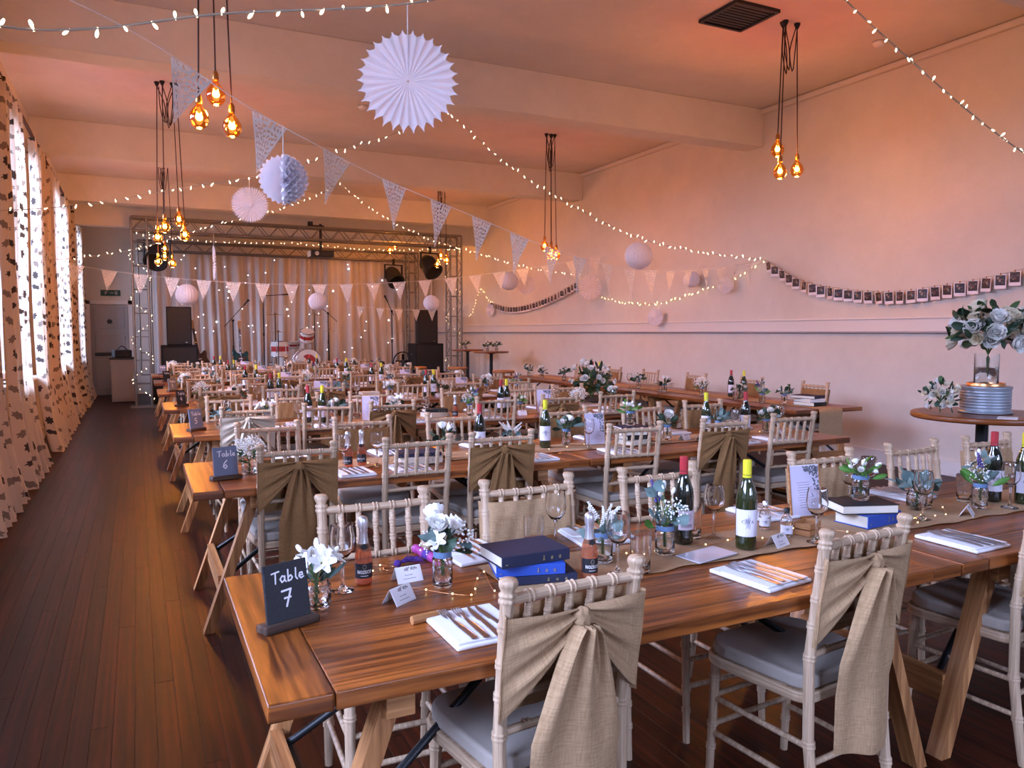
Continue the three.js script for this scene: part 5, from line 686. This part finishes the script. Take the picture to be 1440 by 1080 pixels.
const STRING_2 = fairy([[3.0, 3.96, -3.4], [3.89, 3.49, -3.4], [4.48, 3.23, -3.4], [5.06, 2.99, -3.4], [5.71, 2.77, -3.4], [6.7, 2.55, -3.4], [7.56, 2.46, -3.4]], 50, 'fairy light string from the beam above table 6 to the photo garland end', false, 0.005);
const STRING_3 = fairy([[-1.22, 2.52, -7.98], [-0.49, 2.63, -8], [0.39, 2.85, -8], [1.37, 3.11, -8], [2.1, 3.43, -8], [2.56, 3.62, -8], [2.98, 3.96, -8.0]], 44, 'fairy light string sagging from curtain wall to the first visible beam', false);
const STRING_4 = fairy([[2.98, 3.96, -8.0], [3.21, 3.84, -8], [3.72, 3.48, -8], [4.46, 3.10, -8], [5.68, 2.67, -8], [6.69, 2.54, -8], [7.58, 2.47, -7.85]], 56, 'fairy light string from the first visible beam to the photo garland hook', false);
const STRING_5 = fairy([[-1.22, 2.50, -12.6], [-0.8, 2.54, -12.6], [0.11, 2.74, -12.6], [1.1, 3.12, -12.6], [1.94, 3.38, -12.6], [2.83, 3.80, -12.6], [3.0, 3.96, -12.62]], 44, 'fairy light string from curtains to the beam above the middle tables', false);
const STRING_6 = fairy([[3.0, 3.96, -12.62], [3.18, 3.8, -12.6], [3.77, 3.42, -12.6], [4.52, 3.11, -12.6], [5.58, 2.87, -12.6], [6.43, 2.69, -12.6], [7.58, 2.57, -12.55]], 50, 'fairy light string from the middle beam to the short photo garland hook', false);
const STRING_7 = fairy([[7.57, 2.55, -12.52], [7.56, 2.24, -12.1], [7.56, 2.02, -11.2], [7.56, 1.96, -10.18], [7.56, 2.1, -9.14], [7.56, 2.26, -8.38], [7.57, 2.46, -7.80]], 44, 'warm fairy light swag along the pale wall between the photo garlands', true);
const STRING_8 = fairy([[7.57, 1.90, -18.0], [7.56, 2.05, -17.7], [7.56, 2.55, -17.25], [7.56, 2.28, -16.8], [7.56, 2.2, -16.5]], 18, 'short fairy light swag on the pale wall beside the truss', true);
fairy([[0.0, 3.42, -16.86], [1.5, 3.34, -16.84], [3.0, 3.38, -16.84], [4.6, 3.33, -16.84], [6.0, 3.38, -16.84], [6.8, 3.44, -16.86]], 60, 'fairy light string along the bottom of the front truss', false);
fairy(Array.from({ length: 30 }, (_, i) => [0.10 + 0.19 * Math.cos(i * 0.9), 0.12 + i * 0.118, -17.05 + 0.19 * Math.sin(i * 0.9)]), 60, 'fairy lights wound around the left truss tower', false);
fairy(Array.from({ length: 24 }, (_, i) => [6.78 + 0.19 * Math.cos(i * 0.9), 0.3 + i * 0.14, -17.05 + 0.19 * Math.sin(i * 0.9)]), 34, 'fairy lights wound around the right truss tower', true);

const flagG = (w, h) => { const g = surf((u, v) => { const k = v; return [(u - 0.5) * w * k, -(1 - v) * h, 0.006 * Math.sin(u * 3 + v * 4)]; }, 4, 6); const uv = g.attributes.uv, p = g.attributes.position; for (let i = 0; i < uv.count; i++) uv.setXY(i, uv.getX(i), -p.getY(i) / w); return g; };
function bunting(pts, xs, w, h, label) {
  const t = thing('lace_bunting', label, 'bunting', [0, 0, 0], 0, 'white lace bunting'), c = new THREE.CatmullRomCurve3(pts.map(p => V(...p))); mesh('string', new THREE.TubeGeometry(c, pts.length * 12, 0.003, 5), MT.paper, t);
  const g = flagG(w, h); for (const x of xs) { let k = 0; while (k < 1 && c.getPointAt(k).x < x) k += 0.0025; k = Math.min(1, k); const p = c.getPointAt(k), d = c.getTangentAt(k), o = mesh('pennant', g, MT.lace, t); o.position.copy(p); o.rotation.order = 'YXZ'; o.rotation.set(rr(-0.12, 0.12), Math.atan2(-d.z, d.x) + rr(-0.15, 0.15), Math.asin(d.y) * 1); }
  return c;
}
const BUNT_A = bunting([[-1.2, 3.10, -3.42], [-0.5, 2.97, -3.75], [0.03, 2.87, -4.01], [0.56, 2.67, -4.28], [0.96, 2.56, -4.49], [1.36, 2.46, -4.69], [2.16, 2.33, -5.1], [3.27, 2.16, -5.67], [4.31, 2.11, -6.21], [5.32, 2.16, -6.73], [6.5, 2.3, -7.3], [7.5, 2.46, -7.82]], Array.from({ length: 18 }, (_, i) => 0.27 + 0.4 * i), 0.21, 0.30, 'lace bunting slanting from the window wall to the photo garland hook');
const BUNT_B = bunting([[-1.2, 2.62, -12.9], [-0.7, 2.46, -12.8], [0.6, 2.30, -12.6], [2.19, 2.24, -12.3], [4.0, 2.32, -12.1], [6.0, 2.58, -11.8], [7.5, 2.85, -11.45]], Array.from({ length: 20 }, (_, i) => -0.76 + 0.42 * i), 0.21, 0.30, 'level lace bunting strung across the hall before the stage');
bunting([[4.6, 2.12, -18.2], [5.6, 2.04, -17.6], [6.9, 2.08, -17.5], [7.5, 2.25, -17.3]], [4.8, 5.2, 5.6, 6.0, 6.4, 6.8, 7.2], 0.2, 0.28, 'small lace bunting strung between the right truss towers');

function paperFan(r, n = 30) {                                        // pleated rosette with pointed pleats
  const g = surf((u, v) => { const a = u * 2 * PI, k = (u * n) % 1, tri = 1 - Math.abs(2 * k - 1), rad = r * (0.02 + 0.98 * v) * (v > 0.8 ? 1 - (v - 0.8) * 0.75 * Math.sqrt(tri) : 1); return [rad * Math.cos(a), rad * Math.sin(a), (tri - 0.5) * r * 0.10 * Math.min(1, v * 1.5)]; }, n * 8, 6); return g;
}
function ballGeo(r, n = 22) { return surf((u, v) => { const a = u * 2 * PI, q = v * PI, k = 1 + 0.05 * Math.abs(Math.sin(u * n * PI)) * Math.sin(q) + 0.02 * Math.sin(q * 16 + (Math.floor(u * n) % 2) * PI); return [r * k * Math.sin(q) * Math.cos(a), -r * k * Math.cos(q), r * k * Math.sin(q) * Math.sin(a)]; }, n * 4, 24); }
const fanG = paperFan(1), fanFine = paperFan(1, 44), ballG1 = ballGeo(1);
function decor(kind, x, y, z, r, turn, from, label, by = 'x') {
  let hang = V(0.16, 0.25, 0); if (from) { let k = 0, best = 9; for (let q = 0; q <= 1; q += 0.002) { const p = from.getPointAt(q), e = Math.abs(p[by] - (by === 'x' ? x : z)); if (e < best) { best = e; k = q; } } const p = from.getPointAt(k); if (by === 'x') { x = p.x; z = p.z; } hang = p.clone().sub(V(x, y, z)); }
  const t = thing(kind === 'ball' ? 'honeycomb_ball' : kind === 'half' ? 'honeycomb_ball' : 'paper_fan', label, kind === 'fan' || kind === 'fine' ? 'paper fan' : 'paper ball', [x, y, z], 0, 'white paper decorations');
  const p = new THREE.Group(); p.name = 'pleated_paper'; p.rotation.y = turn; t.add(p);
  if (kind === 'ball') mesh('honeycomb', ballG1.clone().scale(r, r, r), MT.paperShade, p);
  else if (kind === 'half') {
    const leafOf = (zig, wave) => surf((u, v) => { const saw = Math.abs(((v * 13) % 1) - 0.5) * 2, rad = r * u * (u > 0.85 ? 1 + (u - 0.85) * 0.9 * (saw - 0.5) : 1); return [rad * Math.sin(PI * v), -rad * Math.cos(PI * v), 0.075 * r * u * (Math.abs(((v * 8 + zig) % 1) - 0.5) * 4 - 1) * wave]; }, 8, 64);
    const leaves = []; for (let k = 0; k < 11; k++) leaves.push(leafOf(k % 2 * 0.5, 1).rotateY(-1.72 + k * 0.17)); mesh('fanned_leaves', leaves, MT.paperShade, p);
    for (const q of [PI + 0.12, PI - 0.1]) mesh('flat_half', leafOf(0, 0).rotateY(q), MT.paperShade, p);
  }
  else { mesh('pleats', (kind === 'fine' ? fanFine : fanG).clone().scale(r, r, r), MT.paperShade, p); if (kind === 'fine') for (const s of [-1, 1]) mesh('centre_disc', new THREE.CylinderGeometry(r * 0.13, r * 0.13, 0.004, 20).rotateX(PI / 2).translate(0, 0, s * r * 0.055), MT.paperShade, p); }
  mesh('thread', rod(V(0, r * 0.1, 0), hang.clone().add(V(0, 0.006, 0)), 0.0026, 5), MT.paper, t);
}
const faceCam = (x, z) => Math.atan2(-x, -z);
decor('fan', 1.14, 2.63, -3.4, 0.232, faceCam(1.14, -3.4), STRING_1, 'large white paper fan hanging above the middle of table six');
decor('half', 0.74, 2.33, -4.37, 0.128, -0.1, BUNT_A, 'white half honeycomb ball hanging from the slanting bunting');
decor('fine', 1.04, 2.75, -8.0, 0.185, faceCam(1.04, -8), STRING_3, 'round white paper fan hanging from the fairy lights near the window wall');
decor('fan', 1.10, 2.55, -12.6, 0.27, faceCam(1.1, -12.6) + PI / 2 + 0.05, STRING_5, 'white paper fan seen edge-on before the backdrop');
decor('ball', 0.69, 2.06, -12.55, 0.155, 0.3, BUNT_B, 'white paper ball in front of the left loudspeaker'); decor('ball', 2.58, 1.98, -12.45, 0.135, 0.3, BUNT_B, 'white paper ball above the drum kit'); decor('ball', 4.40, 1.98, -12.1, 0.125, 0.3, BUNT_B, 'white paper ball in front of the right loudspeaker');
decor('ball', 5.66, 2.45, -8.0, 0.165, 0.4, STRING_4, 'honeycomb paper ball hanging from the long fairy light string');
decor('fan', 7.15, 2.28, -11.5, 0.235, faceCam(7.15, -11.5) + 0.3, BUNT_B, 'white paper fan hanging from the level bunting near the pale wall'); decor('fine', 6.43, 2.36, -12.6, 0.185, faceCam(6.43, -12.6), STRING_6, 'fine white paper fan hanging before the short photo garland'); decor('ball', 6.08, 2.42, -12.6, 0.16, 0, STRING_6, 'white paper ball left of the fine paper fan');
decor('ball', 7.44, 2.28, -9.16, 0.115, 0, null, 'small white paper ball against the pale wall above the swag'); decor('fan', 7.46, 2.15, -8.46, 0.125, -PI / 2 + 0.5, STRING_7, 'small paper fan against the pale wall under the photo garland hook', 'z'); decor('fan', 7.44, 1.73, -10.05, 0.15, -PI / 2 + 0.5, STRING_7, 'small tilted paper fan hanging below the warm light swag', 'z'); decor('fan', 7.48, 2.02, -16.5, 0.15, -PI / 2 + 0.4, STRING_8, 'small paper fan at the stage end of the short photo garland', 'z');

const photoTex = [0, 1, 2].map(i => canvas(64, 80, (g, w, h) => { g.fillStyle = '#e2dce4'; g.fillRect(0, 0, w, h); g.fillStyle = ['#1f1c26', '#2c2220', '#1b2436'][i]; g.fillRect(5, 5, w - 10, h - 24); for (let k = 0; k < 9; k++) { g.fillStyle = ['#5d4a40', '#3b4763', '#6e2f2a', '#8a7a6a'][k % 4]; g.fillRect(8 + hash(k, i, 1) * 38, 8 + hash(k, i, 2) * 36, 6 + 8 * hash(k, i, 3), 5 + 9 * hash(k, i, 4)); } }));
MT.photo = photoTex.map(t => std({ map: t, roughness: 0.5 }));
function photos(pts, n, label) { const t = thing('photo_garland', label, 'photo garland', [0, 0, 0], 0, 'photo garlands on the pale wall'), c = new THREE.CatmullRomCurve3(pts.map(p => V(...p))); mesh('cord', new THREE.TubeGeometry(c, 60, 0.003, 5), MT.wire, t); const g = bx(0.112, 0.138, 0.0012, 0, -0.072, 0); for (let i = 0; i < n; i++) { const k = (i + 0.5) / n, p = c.getPointAt(k), d = c.getTangentAt(k), o = mesh('instant_photo', g, MT.photo[i % 3], t); o.position.copy(p); o.rotation.order = 'YXZ'; o.rotation.set(rr(-0.05, 0.15), -PI / 2 + rr(-0.3, 0.3), -d.y * 0.7 * Math.sign(d.z) * -1 * 0 + rr(-0.06, 0.06)); const q = mesh('peg', rbx(0.01, 0.03, 0.01, 0.002, 0, -0.004, 0), MT.leg, t); q.position.copy(p); } }
photos([[7.52, 2.46, -7.77], [7.52, 2.14, -7.1], [7.52, 1.99, -6.35], [7.52, 1.95, -5.78], [7.52, 1.99, -5.21], [7.52, 2.05, -4.7], [7.52, 2.2, -4.0], [7.52, 2.46, -3.42]], 33, 'long garland of instant photos above the dado rail');
photos([[7.52, 2.20, -16.6], [7.52, 2.08, -15.8], [7.52, 2.06, -15.06], [7.52, 2.2, -13.77], [7.52, 2.45, -12.6]], 30, 'short garland of instant photos closer to the stage');

scene.traverse(o => { if (o.isMesh) { o.castShadow = true; o.receiveShadow = true; } });
renderer.render(scene, camera);
